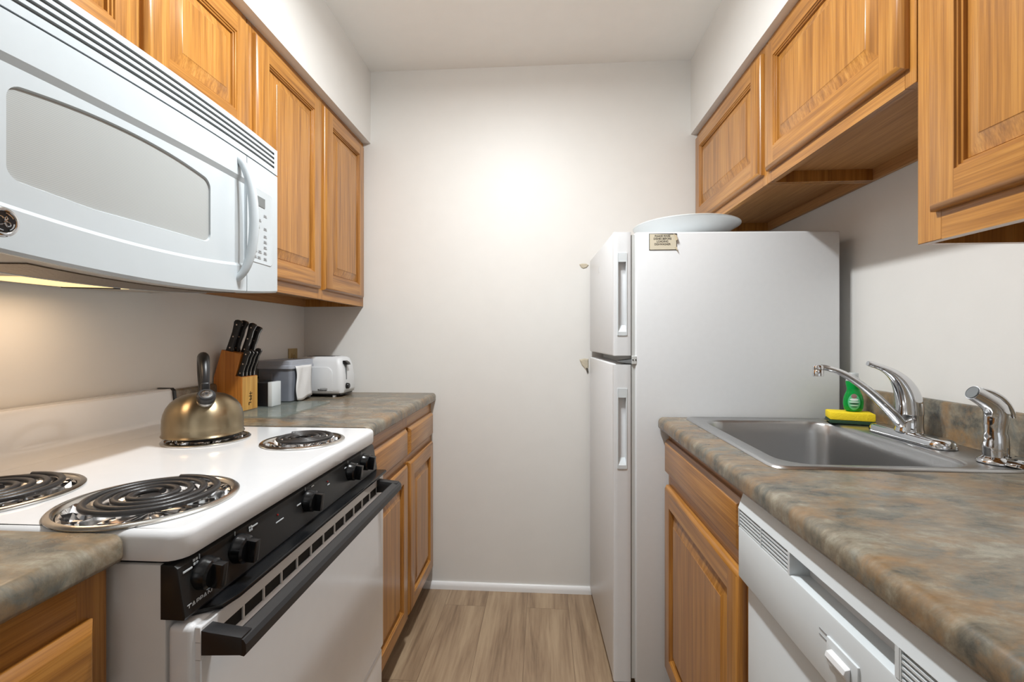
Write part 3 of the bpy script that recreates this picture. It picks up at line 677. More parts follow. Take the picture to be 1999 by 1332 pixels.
# backguard
bgp = [(XL+.006, .87), (XL+.006, 1.022), (XL+.044, 1.022), (XL+.050, 1.016), (XL+.058, .945), (XL+.066, .928), (XL+.082, .917), (XL+.10, .9142), (XL+.10, .87)]
MB().prism(bgp, 'y', RY0+.002, RY1-.009, 'enamel').build('backguard', rg, smooth=40)
MB().prism([(XL+.004, .87), (XL+.004, 1.0245), (XL+.047, 1.0245), (XL+.055, 1.016), (XL+.062, .945), (XL+.068, .93), (XL+.068, .87)], 'y', RY1-.009, RY1, 'black_matt').build('end_cap', rg, smooth=30)
def burner(cx, cy, ri, ro, turns):
    z = .9145
    p = MB(); p.lathe([(ro, 0), (ro+.0005, .002), (ro-.002, .0042), (ro-.008, .0052), (ri+.008, .0040), (ri+.004, .002), (ri+.002, -.003), (ri-.003, -.014), (ri-.018, -.021), (ri-.04, -.023)], 'pan', (cx, cy, z), n=64, cap0=False)
    pan = p.build('drip_pan', rg, smooth=50)
    # crumpled foil lining
    rnd = random.Random(int(cx*1000)); fo = MB(); n = 64; loops = []
    for r, zz, jj in ((ri+.001, -.002, .001), (ri-.004, -.006, .004), (ri-.014, -.009, .005), (ri-.03, -.013, .004), (ri*.4, -.019, .003), (.008, -.020, .001)):
        loops.append([(cx+(r+rnd.uniform(-jj, jj)*.6)*math.cos(2*PI*k/n), cy+(r+rnd.uniform(-jj, jj)*.6)*math.sin(2*PI*k/n), z+zz+rnd.uniform(-jj, jj)*1.5) for k in range(n)])
    fo.loft(loops, 'foil', cap0=False); fo.build('foil_liner', pan, smooth=0)
    co = MB(); pts = []; fl = []; R1 = ri-.014; R0 = .018; N_ = int(turns*40)
    for k in range(N_+1):
        f = k/N_; a = 2*PI*turns*f+1.2; r = R0+(R1-R0)*f; pts.append((cx+r*math.cos(a), cy+r*math.sin(a), z+.0095))
    co.tube(pts, .0053, 'coil', n=10, flat=[.85]*len(pts)); 
    a = 1.2; co.tube([(cx+R1*math.cos(a), cy+R1*math.sin(a), z+.0095), (cx+(R1+.004)*math.cos(a+.15), cy+(R1+.004)*math.sin(a+.15), z+.004), (cx+(R1+.004)*math.cos(a+.25), cy+(R1+.004)*math.sin(a+.25), z-.010)], .0045, 'coil', n=8)
    co.build('coil', pan, smooth=60)
    su = MB()
    for k in range(3):
        a = 2*PI*k/3+.4; su.box(.012, ri-.004, -.0012, .0012, -.006, .0048, 'knob_cap', mat4=Matrix.Translation((cx, cy, z)) @ Matrix.Rotation(a, 4, 'Z'))
    su.lathe([(0, .0075), (.013, .0075), (.0145, .006), (.0145, .001), (0, .001)], 'coil', (cx, cy, z), n=24)
    su.build('coil_support', pan, smooth=30)
for (bx_, by_, ri, ro), tn in zip(burners, (4.1, 3.2, 4.1, 3.2)): burner(bx_, by_, ri, ro, tn)
# control panel
cpz0, cpz1 = .795, .868
pf = lambda z: -.486+(.868-z)/(.868-.795)*.010        # sloping face
MB().prism([(-.51, cpz0), (pf(cpz0), cpz0), (pf(cpz0)+.002, cpz0+.004), (pf(cpz1)+.001, cpz1-.004), (pf(cpz1)-.004, cpz1), (-.51, cpz1)], 'y', RY0+.003, RY1-.003, 'panel', bev=.002).build('control_panel', rg, smooth=30)
tilt = math.atan(.010/.073)
for i, ky in enumerate((.622, .697, .912, 1.118, 1.205)):
    zc = .840; xk = pf(zc)+.001
    X4 = Matrix.Translation((xk, ky, zc)) @ Matrix.Rotation(PI/2+tilt*0+.08, 4, 'Y')
    k_ = MB(); R = .0215
    k_.lathe([(R+.001, 0), (R+.001, .004), (R, .006), (R-.0008, .016), (R-.004, .0185), (0, .019)], 'black', mat4=X4, n=32)
    g = [0, 0, 0, 0, 0][i]
    k_.prism([(-R+.004, .0085), (R-.004, .0085), (R-.0045, .023), (-R+.005, .0245)], 'y', -.0066, .0066, 'black', bev=.0012, mat4=X4 @ Matrix.Rotation(g, 4, 'Z') @ Matrix.Translation((0, 0, .009)))
    ko = k_.build('knob', rg, smooth=35)
    MB().box(-.0006, .0006, -.0003, .0003, 0, .007, 'white_ink', mat4=Matrix.Translation((pf(zc+.024)+.0022, ky-.003, zc+.0205))).build('pointer_mark', rg, smooth=0)
def dash(y, z, w, h=.0022): MB().box(pf(z)+.0016, pf(z)+.0026, y, y+w, z, z+h, 'white_ink').build('printed_mark', rg, smooth=0)
for (y, z, w) in ((.588, .855, .016), (.734, .857, .016), (.872, .842, .014), (.933, .860, .010), (1.000, .842, .010), (1.092, .853, .010)): dash(y, z, w)
for yy, zz in ((.607, .857), (.727, .853)):
    for a in (0, 1):
        for b in (0, 1): dash(yy+.005*a, zz+.005*b, .0032, .0032)
dash(.800, .8375, .024, .0018)
for yy in (.808, 1.003): MB().lathe([(0, 0), (.0018, 0), (.0018, .0015), (0, .002)], 'red', mat4=Matrix.Translation((pf(.850)+.0016, yy, .850)) @ Matrix.Rotation(PI/2, 4, 'Y'), n=12).build('indicator_light', rg)
rl = Vector(rg.location)
bt = text('brand_lettering', 'TAPPAN', .0115, frame4(Vector((pf(.8085)+.0022, .6105, .8085))-rl, (0, 1, 0), (.10, 0, 1)), 'white_ink', rg, sx=1.1, bold=.0001)
# oven door, its black cap strip, slots, handle
ow = MB(); dx0, dx1 = -.500, -.456; z0, z1 = .292, .788
sl = []; n = 12; sy0, sy1 = .625, 1.243
for k in range(n): a = sy0+(sy1-sy0)*k/n; sl.append((a+.0018, sy0+(sy1-sy0)*(k+1)/n-.0018))
szb, szt = .742, .762
ow.box(dx0, dx1-.008, RY0+.002, RY1-.002, z0, z1, 'enamel', bev=.008, seg=3)
# front skin with the row of slots left open
sk0 = dx1-.010; ow.box(sk0, dx1, RY0+.008, RY1-.006, z0+.004, szb, 'enamel', bev=.0015, seg=1)
ow.box(sk0, dx1, RY0+.008, RY1-.006, szt, z1-.003, 'enamel', bev=.0015, seg=1)
ow.box(sk0, dx1-.0005, RY0+.008, sl[0][0], szb-.002, szt+.002, 'enamel'); ow.box(sk0, dx1-.0005, sl[-1][1], RY1-.006, szb-.002, szt+.002, 'enamel')
for (a, b), (c_, d_) in zip(sl, sl[1:]): ow.box(sk0, dx1-.0005, b, c_, szb-.002, szt+.002, 'enamel')
od = ow.build('oven_door', rg, smooth=40)
mb = MB()
for a, b in sl: mb.box(dx1-.0078, dx1-.0030, a-.001, b+.001, szb-.001, szt+.001, 'void')
mb.build('vent_slots', od, smooth=0)
cap = MB(); CY0, CY1 = RY0+.014, RY1-.004
pts = [(-.50, CY0), (-.452, CY0+.030), (-.446, CY0+.06), (-.446, CY1-.004), (-.450, CY1), (-.50, CY1)]
cap.prism(pts, 'z', .7885, .7955, 'black', bev=.0015)
cap.build('top_trim_strip', od, smooth=30)
hb = MB(); hx0, hx1, hz0, hz1 = -.416, -.394, .748, .774; HY0, HY1 = .588, 1.262
hb.prism([(hx0, hz0+.004), (hx0, hz1-.002), (hx0+.004, hz1), (hx1-.004, hz1-.004), (hx1, hz1-.010), (hx1, hz0+.003), (hx1-.003, hz0)], 'y', HY0, HY1, 'black_matt')
for a, b in ((HY0, HY0+.022), (HY1-.022, HY1)):
    hb.prism([(dx1-.001, hz0-.002), (dx1-.001, hz1+.006), (dx1+.012, hz1+.004), (hx0+.016, hz1-.001), (hx0+.016, hz0+.001)], 'y', a-.0005, b, 'black_matt', bev=.0015)
hb.build('handle', od, smooth=30)
MB().box(dx0, dx1-.004, RY0+.002, RY1-.002, .060, .285, 'enamel', bev=.006, seg=3).build('storage_drawer', rg)
MB().box(-1.05, -.56, RY0+.03, RY1-.03, .0, .03, 'black_matt').build('plinth', rg, smooth=0)

# ------------------------------------------------------------------ kettle
kx, ky, kz = -.856, 1.112, .9298
ka = math.atan2(-ky, -kx)
kt = thing('kettle', 'bronze-tinted steel whistling kettle on the back burner of the range', 'kettle', (kx, ky, kz), rotz=ka+.06)
MB().lathe([(.0, .002), (.082, .0), (.0885, .001), (.090, .003), (.0885, .0055), (.087, .008), (.0875, .022), (.0870, .042), (.0845, .056), (.079, .070), (.0705, .082), (.059, .092), (.045, .099), (.029, .103), (.0, .105)], 'brass', n=64).build('body', kt, local=True, smooth=60)
def rotm(loc, direction): return Matrix.Translation(loc) @ Vector((0, 0, 1)).rotation_difference(Vector(direction).normalized()).to_matrix().to_4x4()
sd = (.62, 0, .72)
MB().lathe([(.0185, -.012), (.0185, .014), (.017, .022), (.0165, .026)], 'sink', mat4=rotm((.052, 0, .078), sd), n=28).build('spout', kt, local=True)
wc = MB(); wc.lathe([(.0195, 0), (.0200, .004), (.0195, .014), (.016, .017), (.0, .017)], 'black_matt', mat4=rotm((.067, 0, .095), sd), n=28)
wo = wc.build('whistle_cap', kt, local=True)
MB().lathe([(.013, 0), (.013, .0012), (.0085, .0016), (.0085, .0008), (.0065, .0008), (.0065, .0018), (.003, .0018), (.003, .0), (0, 0)], 'knob_cap', mat4=rotm((.0776, 0, .1074), sd), n=28).build('whistle_disc', wo, local=True)
MB().box(.030, .056, -.009, .009, .104, .134, 'black_matt', bev=.005, seg=3).build('spout_lever', kt, local=True)
hp = [(.040, 0, .104), (.042, 0, .126), (.034, 0, .152), (.014, 0, .178), (-.010, 0, .192), (-.036, 0, .194), (-.058, 0, .180), (-.066, 0, .155), (-.064, 0, .128), (-.057, 0, .108), (-.050, 0, .096)]
hpt = []
for a, b in zip(hp, hp[1:]):
    for k in range(3): hpt.append(Vector(a).lerp(Vector(b), k/3))
hpt.append(Vector(hp[-1]))
for _ in range(2): hpt = [hpt[0]]+[(hpt[i-1]+hpt[i]*2+hpt[i+1])/4 for i in range(1, len(hpt)-1)]+[hpt[-1]]
MB().tube(hpt, [.0085+.0045*math.sin(PI*min(1, max(0, (i-2)/(len(hpt)-6)))) for i in range(len(hpt))], 'black_matt', n=14, flat=[1.0]*len(hpt), up=(1, 0, 0)).build('handle', kt, local=True, smooth=60)
for q in ((.040, 0, .094), (-.050, 0, .090)): MB().lathe([(.009, 0), (.009, .010), (.007, .012), (0, .012)], 'chrome', q).build('handle_bracket', kt, local=True)

# ------------------------------------------------------------------ microwave
mw = thing('microwave', 'white over-the-range microwave with a curved front mounted above the range', 'microwave', (XL+.002, .505, 1.28))
MY0, MY1 = .506, 1.267; yc, hw = (MY0+MY1)/2, (MY1-MY0)/2
bow = lambda y: -.756+.018*(1-((y-yc)/hw)**2)
dip = lambda y: 1.300-.024*(1-((y-yc)/hw)**2)
ZG, ZT = 1.634, 1.706
MB().prism([(XL+.002, 1.302), (-.80, 1.306), (-.772, 1.306), (-.772, ZT), (XL+.002, ZT)], 'y', MY0+.002, MY1-.002, 'mw').build('case', mw, smooth=0)
def curved(name, parent, ya, yb, rows, n=24, back=-.775, m='mw', smooth=30):
    """rows: (z function, inset) from bottom to top; closed at the back"""
    mb = MB(); ysn = [ya+(yb-ya)*k/n for k in range(n+1)]; fs = []
    g = [[(bow(y)-ins(y) if callable(ins) else bow(y)-ins, y, zf(y)) for y in ysn] for zf, ins in rows]
    g = [[(back, y, rows[0][0](y)) for y in ysn]]+g+[[(back, y, rows[-1][0](y)) for y in ysn]]
    for a, b in zip(g, g[1:]):
        for k in range(n): fs.append([a[k], a[k+1], b[k+1], b[k]])
    fs.append([r[0] for r in g]); fs.append([r[-1] for r in g][::-1])
    mb.quads(fs, m); return mb.build(name, parent, smooth=smooth)
K = lambda z: (lambda y: z)
# door
DY0, DY1 = MY0, 1.113
wy0, wy1, rr = .600, .988, .018
def wz(y, top):
    base = (1.546-.028*((y-.775)/.19)**2*.6) if top else (1.386+.012*max(0, (.72-y)/.12))
    e = min(y-wy0, wy1-y); 
    if e < rr: base += (-1 if top else 1)*(rr-math.sqrt(max(0, rr*rr-(rr-e)**2)))
    return base
mb = MB(); ysn = sorted(set([DY0+(DY1-DY0)*k/44 for k in range(45)]+[wy0+rr*(1-math.cos(PI/2*k/6)) for k in range(7)]+[wy1-rr*(1-math.cos(PI/2*k/6)) for k in range(7)]))
def strip(rowA, rowB, m='mw', cond=lambda a, b: True):
    fs = []
    for a, b in zip(ysn, ysn[1:]):
        if cond(a, b): fs.append([rowA(a), rowA(b), rowB(b), rowB(a)])
    mb.quads(fs, m)
inwin = lambda a, b: a > wy0-1e-6 and b < wy1+1e-6
rec = .006
pt = lambda ins, zf: (lambda y: (bow(y)-ins, y, zf(y)))
zb = lambda y: dip(y); r1 = lambda y: dip(y)+.062+.006*((y-.8)/.3)**2; r2 = lambda y: r1(y)+.007
t1 = lambda y: 1.560; t2 = lambda y: 1.571
strip(lambda y: (-.775, y, zb(y)+.004), pt(.004, lambda y: zb(y)+.001)); strip(pt(.004, lambda y: zb(y)+.001), pt(.0, lambda y: zb(y)+.006))
strip(pt(0, lambda y: zb(y)+.006), pt(0, r1)); strip(pt(0, r1), pt(rec, r2))
strip(pt(rec, r2), pt(rec, t1), cond=lambda a, b: not inwin(a, b))
strip(pt(rec, r2), pt(rec, lambda y: wz(y, 0)), cond=inwin); strip(pt(rec, lambda y: wz(y, 1)), pt(rec, t1), cond=inwin)
strip(pt(rec, t1), pt(0, t2)); strip(pt(0, t2), pt(0, K(ZG-.004))); strip(pt(0, K(ZG-.004)), pt(.003, K(ZG-.0015))); strip(pt(.003, K(ZG-.0015)), lambda y: (-.775, y, ZG-.0015))
strip(pt(rec, lambda y: wz(y, 0)), pt(rec+.004, lambda y: wz(y, 0)+.002), 'mw', inwin); strip(pt(rec+.004, lambda y: wz(y, 1)-.002), pt(rec, lambda y: wz(y, 1)), 'mw', inwin)
for y in (wy0, wy1): mb.quads([[pt(rec, lambda q: wz(y, 0))(y), pt(rec+.005, lambda q: wz(y, 0))(y), pt(rec+.005, lambda q: wz(y, 1))(y), pt(rec, lambda q: wz(y, 1))(y)]], 'mw')
for y in (DY0, DY1): mb.quads([[(-.775, y, zb(y)+.004), (bow(y), y, zb(y)+.006), (bow(y), y, ZG-.004), (-.775, y, ZG-.0015)]], 'mw')
md = mb.build('door', mw, smooth=30)
mb = MB(); strip(pt(rec+.004, lambda y: wz(y, 0)+.001), pt(rec+.004, lambda y: wz(y, 1)-.001), 'pane', inwin); mb.build('window', md, smooth=30)
# handle
hy = 1.086; hp = bez((bow(hy)-.004, hy-.006, 1.612), (bow(hy)+.044, hy+.002, 1.590), (bow(hy)+.054, hy+.004, 1.345), (bow(hy)-.004, hy-.010, 1.316), 22)
MB().tube(hp, [.0085+.003*math.sin(PI*i/22) for i in range(23)], 'mw', n=16, flat=[.8]*23, up=(0, 1, 0)).build('handle', md, smooth=60)
# badge: round chrome emblem with a script monogram
bm4 = rotm((bow(.592)-.0005, .592, 1.334), (1, 0, 0)); bl = Vector(mw.location)
em = MB(); em.lathe([(.0205, 0), (.0205, .001), (.019, .0022), (.0165, .0024), (.0155, .0016), (0, .0016)], 'chrome', mat4=bm4, n=40); emo = em.build('emblem', md)
em = MB(); em.lathe([(.0150, .0016), (.0150, .0019), (0, .0019)], 'black', mat4=bm4, n=36)
def script(pts): em.tube([bm4 @ Vector((-b, a, .0022)) for a, b in pts], .0009, 'chrome', n=6)
for q in range(4):
    a0 = q*PI/2+.5; script([(.0125*math.cos(a0+k*.16), .0125*math.sin(a0+k*.16)) for k in range(7)])
script([(-.001+.0045*math.cos(k*.5+.6)-.0035, .001+.006*math.sin(k*.5+.6)) for k in range(11)])
script([(.0045+.0035*math.cos(k*.5+.4), -.003+.0032*math.sin(k*.5+.4)) for k in range(13)])
script([(-.001, -.001), (.002, .001), (.0045, .005), (.003, .008), (.001, .005), (.002, -.003), (.004, -.007)])
em.build('monogram', emo)
# control side
c1 = curved('control_panel', mw, 1.1155, MY1, [(lambda y: dip(y)+.001, .004), (lambda y: dip(y)+.006, 0), (K(ZG-.004), 0), (K(ZG-.0015), .003)], n=10)
def onface(y, z, off=0): return (bow(y)+off, y, z)
cf = lambda y, z, off=.0: frame4(Vector(onface(y, z, off))-bl, (bow(y+.01)-bow(y-.01), .02, 0), (0, 0, 1))
kp = MB(); lo = []
ky0, ky1, kz0, kz1 = 1.128, 1.238, 1.368, 1.566
for i, off in ((0, .0002), (.002, .0016), (.004, .0012)):
    lo.append([(bow(y)+off, y, z) for y, z, _ in rrect(ky0+i, ky1-i, kz0+i, kz1-i, .014, 0)])
kp.loft(lo, 'mw', cap0=False); kpo = kp.build('keypad', c1, smooth=30)
MB().quads([[onface(1.146, 1.520, .0022), onface(1.196, 1.520, .0022), onface(1.196, 1.545, .0022), onface(1.146, 1.545, .0022)]], 'lcd').build('display', c1, smooth=0)
km = MB(); rnd = random.Random(3)
def key(y, z, w, h=.006): km.quads([[onface(y, z, .0020), onface(y+w, z, .0020), onface(y+w, z+h, .0020), onface(y, z+h, .0020)]], 'grey_ink')
for z, cols in ((1.497, (1.150, 1.190)), (1.480, (1.162,)), (1.462, (1.155, 1.190)), (1.442, (1.150, 1.190)), (1.427, (1.150, 1.190)), (1.412, (1.150, 1.190)), (1.397, (1.142, 1.164, 1.190)), (1.381, (1.140, 1.160, 1.190))):
    for y in cols:
        small = z in (1.442, 1.427, 1.412) and y < 1.17
        w = .004 if small else .016
        key(y, z, w, .0022); 
        if not small: key(y+.001, z+.004, w-.003, .0022)
km.build('key_labels', kpo, smooth=0)
# top grille
gl = MB(); n = 24
ysg = [MY0+(MY1-MY0)*k/n for k in range(n+1)]
def gstrip(z0, z1, i0, i1, m, ya=MY0, yb=MY1, nn=24):
    yy = [ya+(yb-ya)*k/nn for k in range(nn+1)]
    gl.quads([[(bow(a)-i0, a, z0), (bow(b)-i0, b, z0), (bow(b)-i1, b, z1), (bow(a)-i1, a, z1)] for a, b in zip(yy, yy[1:])], m)
nsl = 4; bars = [ZG+.001]; gz0, gz1 = 1.648, 1.698
hs = .0065; pitch = (gz1-gz0)/nsl
GY0, GY1 = MY0+.035, MY1-.018
gstrip(ZG, gz0, 0, 0, 'mw')
for k in range(nsl):
    a = gz0+k*pitch; b = a+hs
    gstrip(a, b-.001, .001, .006, 'mw_slot', GY0, GY1); gstrip(b-.001, b, .006, 0, 'mw', GY0, GY1)
    gstrip(a, b, 0, 0, 'mw', MY0, GY0, 3); gstrip(a, b, 0, 0, 'mw', GY1, MY1, 3)
    gstrip(b, gz0+(k+1)*pitch, 0, 0, 'mw')
gstrip(gz1, ZT-.002, 0, 0, 'mw'); gstrip(ZT-.002, ZT, 0, .003, 'mw'); gstrip(ZT, ZT, .003, .02, 'mw'); gstrip(ZG, ZG, .02, 0, 'mw')
for y in (MY0, MY1): gl.quads([[(-.775, y, ZG), (bow(y), y, ZG), (bow(y), y, ZT), (-.775, y, ZT)]], 'mw')
gl.build('top_grille', mw, smooth=30)
# underside: a pan that follows the bowed lower edge and rises towards the wall
ub = lambda x, y: dip(y)+.003+(1.290-1.279)*max(0, (-.765-x)/(.375))*(1-((y-yc)/hw)**2)
def under(x0, x1, ya, yb, dz, m, name, par, th=.003, nx=4, ny=16):
    u = MB(); P = lambda i, j, d: (x0+(x1-x0)*i/nx, ya+(yb-ya)*j/ny, ub(x0+(x1-x0)*i/nx, ya+(yb-ya)*j/ny)-dz+d); fs = []
    for i in range(nx):
        for j in range(ny): fs += [[P(i, j, 0), P(i, j+1, 0), P(i+1, j+1, 0), P(i+1, j, 0)], [P(i, j, th), P(i+1, j, th), P(i+1, j+1, th), P(i, j+1, th)]]
    for i in range(nx): fs += [[P(i, 0, 0), P(i+1, 0, 0), P(i+1, 0, th), P(i, 0, th)], [P(i, ny, 0), P(i, ny, th), P(i+1, ny, th), P(i+1, ny, 0)]]
    for j in range(ny): fs += [[P(0, j, 0), P(0, j, th), P(0, j+1, th), P(0, j+1, 0)], [P(nx, j, 0), P(nx, j+1, 0), P(nx, j+1, th), P(nx, j, th)]]
    u.quads(fs, m); return u.build(name, par, smooth=30)
under(XL+.004, -.766, MY0+.003, MY1-.003, .0, 'hood', 'underside_plate', mw, th=.012)
under(-.925, -.795, .660, 1.140, .0022, 'filter', 'grease_filter', mw)
under(-.940, -.932, .56, 1.22, .0025, 'mw', 'filter_rail', mw)
under(-1.075, -.955, .790, .965, .0020, 'lens', 'lamp_lens', mw)
under(-1.075, -.955, .978, 1.005, .0020, 'lens', 'lamp_lens', mw)
under(-1.080, -.950, .965, .978, .0040, 'vent_dark', 'lens_rib', mw)

# ------------------------------------------------------------------ things on the left counter
ZK = .9142
cbd = MB(); cb_lo = [rrect(-1.105, -.842, 1.425, 1.782, .012, ZK+i) for i in (.0, .005)]
cbd.loft(cb_lo, 'glass'); o = cbd.build('cutting_board', smooth=30); tag(o, 'clear glass cutting board lying under the knife block and grey bin', 'cutting board')
ZB = ZK+.0052
kb = thing('knife_block', 'wooden knife block full of black-handled knives on the glass cutting board', 'knife block', (-1.08, 1.56, ZB))
BY0, BY1 = 1.517, 1.603
prof_ = [(-1.134, ZB), (-1.031, ZB), (-1.031, 1.037), (-1.056, 1.041), (-1.034, 1.117), (-1.105, 1.131), (-1.134, 1.035)]
MB().prism(prof_, 'y', BY0, BY1, 'block', bev=.0012, seg=1).build('body', kb, smooth=0)
MB().box(-1.031, -1.0302, BY0+.0015, BY1-.0015, ZB+.001, 1.036, 'block_front').build('front_face', kb, smooth=0)
mk = MB()
for (a, b, c_, d_) in ((1.555, .975, 1.572, .978), (1.553, .966, 1.570, .969), (1.560, .950, 1.563, .984), (1.556, .954, 1.569, .957), (1.552, .943, 1.566, .947), (1.551, .936, 1.556, .944), (1.565, .956, 1.568, .966)):
    mk.box(-1.0302, -1.0298, min(a, c_), max(a, c_), min(b, d_), max(b, d_), 'mark')
mk.build('burnt_emblem', kb, smooth=0)
LEAN = Vector((.30, 0, .954)).normalized(); CR = Vector((LEAN.z, 0, -LEAN.x))
KN = []
def knife(label, base, L, w, th=.013):
    k = thing('kitchen_knife', label, 'knife', base, 'black-handled knives in the wooden block')
    X4 = Matrix((CR, Vector((0, 1, 0)), LEAN)).transposed().to_4x4()      # local x across, y thickness, z along the handle
    out = [(-w*.62, 0), (w*.60, 0), (w*.62, .006*L/.1), (w*.44, .016*L/.1), (w*.40, L*.35), (w*.50, L*.55), (w*.46, L*.75), (w*.62, L*.88), (w*.72, L*.95), (w*.5, L), (-w*.15, L*1.015), (-w*.52, L*.985), (-w*.66, L*.92), (-w*.56, L*.82), (-w*.46, L*.6), (-w*.50, L*.4), (-w*.56, L*.15)]
    h = MB(); h.prism(out, 'y', -th/2, th/2, 'black_matt', bev=.0022, seg=2, mat4=X4); h.build('handle', k, local=True, smooth=40)
    t_ = MB(); t_.prism([(a*1.012, b*1.004) for a, b in out], 'y', -.0009, .0009, 'knob_cap', mat4=X4); t_.build('tang', k, local=True, smooth=0)
    b_ = MB(); b_.box(-w*.45, w*.45, -.001, .001, -.06, .002, 'knob_cap', mat4=X4); b_.build('blade', k, local=True, smooth=0)
    for f in (.12, .48, .86):
        r_ = MB(); r_.lathe([(0, 0), (.0026, 0), (.0026, th+.0012), (0, th+.0012)], 'rivet', mat4=X4 @ Matrix.Translation((0, th/2+.0006, L*f)) @ Matrix.Rotation(PI/2, 4, 'X'), n=12); r_.build('rivet', k, local=True)
    return k
top = lambda x: 1.117+(x+1.034)/(-1.105+1.034)*.014
for label, x, y, L, w in (('largest black-handled knife at the left of the block, nearest the camera', -1.083, 1.529, .112, .020),
                          ('tall black-handled knife just behind the leftmost one in the block', -1.078, 1.553, .112, .020),
                          ('black-handled knife standing third in the upper row of the block', -1.052, 1.562, .108, .019),
                          ('shorter black-handled knife at the back of the upper row of the block', -1.046, 1.590, .098, .018)):
    knife(label, (x, y, top(x)-.001), L, w)
for label, y, L in (('small black-handled knife at the front of the lower row of the block', 1.527, .092), ('small black-handled knife second in the lower row of the block', 1.547, .090),
                    ('small black-handled knife third in the lower row of the block', 1.567, .090), ('small black-handled knife at the back of the lower row of the block', 1.588, .098)):
    knife(label, (-1.044, y, 1.040), L, .016, .012)
# grey lidded bin
gb = thing('storage_bin', 'grey lidded plastic bin with a white cloth over its corner, left of the toaster', 'bin', (-1.05, 1.82, ZK))
mb = MB(); b0 = (-1.128, -.990, 1.752, 1.925); lo = []
for f, z_ in ((.006, ZB+.0005 if False else ZK+.0055), (.003, ZK+.008), (0, 1.052)): lo.append(rrect(b0[0]+f, b0[1]-f, b0[2]+f, b0[3]-f, .012, z_))
mb.loft(lo, 'bin'); bo = mb.build('tub', gb, smooth=40)
mb = MB(); lo = [rrect(b0[0]-.004, b0[1]+.006, b0[2]-.006, b0[3]+.006, .014, z_) for z_ in (1.050, 1.061)]
lo += [rrect(b0[0]-.002, b0[1]+.003, b0[2]-.003, b0[3]+.003, .013, z_) for z_ in (1.063, 1.080)]+[rrect(b0[0]+.002, b0[1]-.001, b0[2]+.001, b0[3]-.001, .012, 1.083), rrect(b0[0]+.014, b0[1]-.014, b0[2]+.014, b0[3]-.014, .01, 1.0835), rrect(b0[0]+.018, b0[1]-.018, b0[2]+.018, b0[3]-.018, .01, 1.079)]
mb.loft(lo, 'bin_lid'); mb.build('lid', gb, smooth=40)
MB().box(-1.105, -1.065, 1.7475, 1.753, 1.005, 1.030, 'bin', bev=.002).build('grip', gb)
cl = MB(); fs = []; n, mrow = 10, 12
def cpnt(i, j):
    u, v = i/n, j/mrow; y = 1.770+.125*u+.006*math.sin(v*7)*(1-u); z_ = 1.060-.135*v-.006*math.sin(u*5)*v
    x = -.9805+.003*math.sin(u*9+v*3)+.004*v*math.sin(u*6+1)+(.002*v); return (x, y, z_)
for i in range(n):
    for j in range(mrow): fs.append([cpnt(i, j), cpnt(i+1, j), cpnt(i+1, j+1), cpnt(i, j+1)])
cl.quads(fs, 'cloth'); o = cl.build('dish_cloth', smooth=60); md_ = o.modifiers.new('thickness', 'SOLIDIFY'); md_.thickness = .002; md_.offset = 1
tag(o, 'white folded cloth hanging over the right side of the grey bin', 'cloth')
# black and white canister
cn = thing('canister', 'small black and white container between knife block and grey bin', 'container', (-1.03, 1.66, ZB))
pts = [(-1.010, 1.632), (-1.010, 1.690)]+[(-1.035+.029*math.cos(t)*.9-.004, 1.661+.029*math.sin(t)) for t in [PI/2+PI*k/10 for k in range(11)]]
MB().prism(pts, 'z', ZB, 1.006, 'black_matt', bev=.001, seg=1).build('body', cn, smooth=40)
MB().box(-1.010, -.994, 1.632, 1.690, ZB, 1.009, 'plastic', bev=.001).build('panel', cn)
# toaster
ts = thing('toaster', 'white two-slice toaster with black lever and dial in the back left corner', 'toaster', (-.97, 2.01, ZK))
tx0, tx1, ty0, ty1 = -1.095, -.868, 1.945, 2.095; zb_, zt_ = ZK+.014, 1.090
lo = []
for f, z_ in ((.010, zb_), (.003, zb_+.004), (.0, zb_+.02), (.002, zb_+.08), (.007, zb_+.12), (.013, zt_-.022), (.018, zt_-.010), (.027, zt_-.003), (.040, zt_)):
    lo.append(rrect(tx0+f, tx1-f, ty0+f*.9, ty1-f*.9, .022, z_, 6))
mb = MB(); mb.loft(lo, 'plastic_soft'); mb.build('shell', ts, smooth=50)
mb = MB(); arch = []
for k in range(9): t = math.radians(90*k/8); arch.append((tx1-.045-.03+.03*math.sin(t), zt_-.075+.03*math.cos(t)))
arch = [(tx0+.03, zt_-.045)]+arch+[(tx1-.045, zb_+.012), (tx0+.03, zb_+.012)]
mb.prism(arch, 'y', ty0-.0005, ty0+.03, 'plastic_soft', bev=.002); mb.build('side_panel', ts, smooth=40)
mb = MB(); mb.box(tx0+.05, tx1-.06, ty0+.035, ty0+.062, zt_-.001, zt_+.0006, 'void').box(tx0+.05, tx1-.06, ty0+.088, ty0+.115, zt_-.001, zt_+.0006, 'void'); mb.build('bread_slots', ts, smooth=0)
ym = (ty0+ty1)/2-.03
MB().box(tx1-.012, tx1-.001, ym-.005, ym+.005, zb_+.06, zt_-.026, 'slot_grey').build('lever_slot', ts, smooth=0)
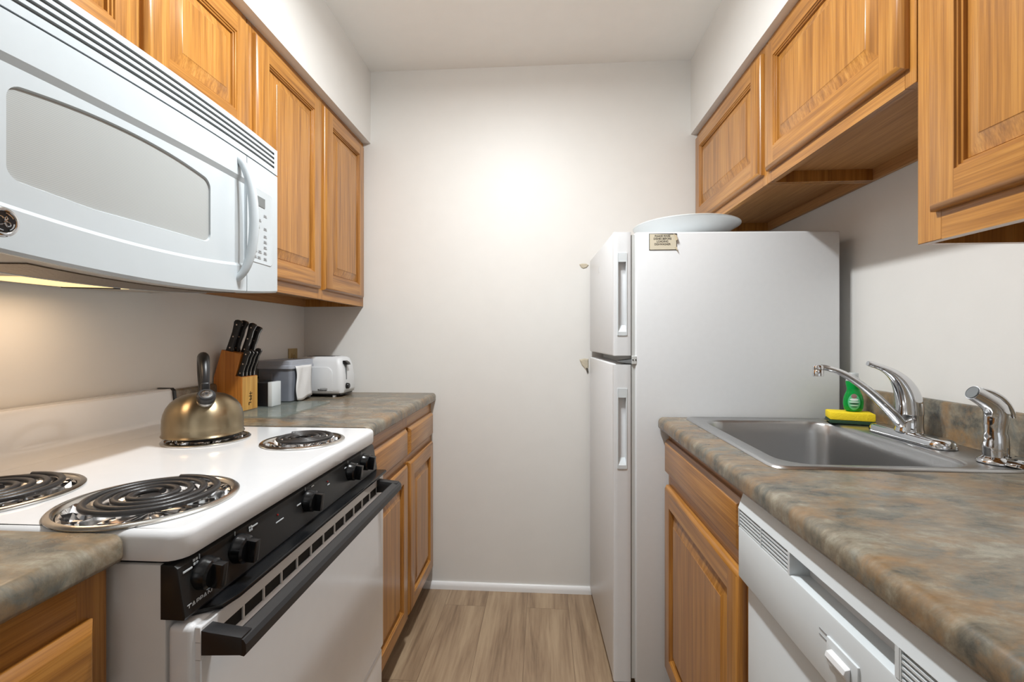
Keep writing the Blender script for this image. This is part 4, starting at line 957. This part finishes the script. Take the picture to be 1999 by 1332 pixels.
MB().prism([(tx1-.012, zt_-.034), (tx1+.012, zt_-.036), (tx1+.008, zt_-.026), (tx1-.004, zt_-.018), (tx1-.012, zt_-.018)], 'y', ym-.016, ym+.016, 'black', bev=.002).build('lever', ts, smooth=30)
MB().lathe([(.013, 0), (.0135, .003), (.012, .012), (.010, .014), (0, .014)], 'black', mat4=rotm((tx1-.002, ym, zb_+.032), (1, 0, 0)), n=24).build('browning_dial', ts)
mb = MB()
for a in (tx0+.05, tx1-.045):
    for b in (ty0+.02, ty1-.02): mb.lathe([(.008, 0), (.007, .02), (0, .02)], 'plastic_soft', (a, b, ZK), n=14)
mb.build('feet', ts)
MB().box(tx0+.015, tx1-.015, ty0+.012, ty1-.012, ZK+.008, zb_, 'black_matt').build('crumb_base', ts, smooth=0)
lp = Vector((tx0+.137, ty0-.0012, zb_+.018))-Vector(ts.location)
text('logo_lettering', 'Brentwood', .0085, frame4(lp, (1, 0, 0), (0, 0, 1)), 'ink', ts, bold=.0003)
mb = MB(); mb.tube([Vector((tx0+.137+a, ty0-.0012, zb_+.018+b)) for a, b in ((-.010, .0045), (.0, .0062), (.014, .0066), (.024, .0050), (.022, -.001), (.017, -.0048), (-.018, -.0050))], .0006, 'ink', n=5); mb.build('logo_outline', ts)
# wall outlet
ot = thing('wall_outlet', 'ivory electrical outlet on the left wall above the grey bin', 'outlet', (XL, 2.03, 1.07))
MB().box(XL, XL+.005, 1.994, 2.066, 1.008, 1.124, 'ivory', bev=.002).build('cover_plate', ot)
mb = MB()
for zc_ in (1.040, 1.088): mb.box(XL+.004, XL+.0066, 2.014, 2.046, zc_-.014, zc_+.014, 'ivory', bev=.003)
so = mb.build('sockets', ot)
mb = MB()
for zc_ in (1.040, 1.088):
    for yy in (2.024, 2.036): mb.box(XL+.006, XL+.0070, yy-.001, yy+.001, zc_-.002, zc_+.008, 'void')
    mb.box(XL+.006, XL+.0070, 2.0275, 2.0325, zc_-.010, zc_-.006, 'void')
mb.build('socket_holes', so, smooth=0)
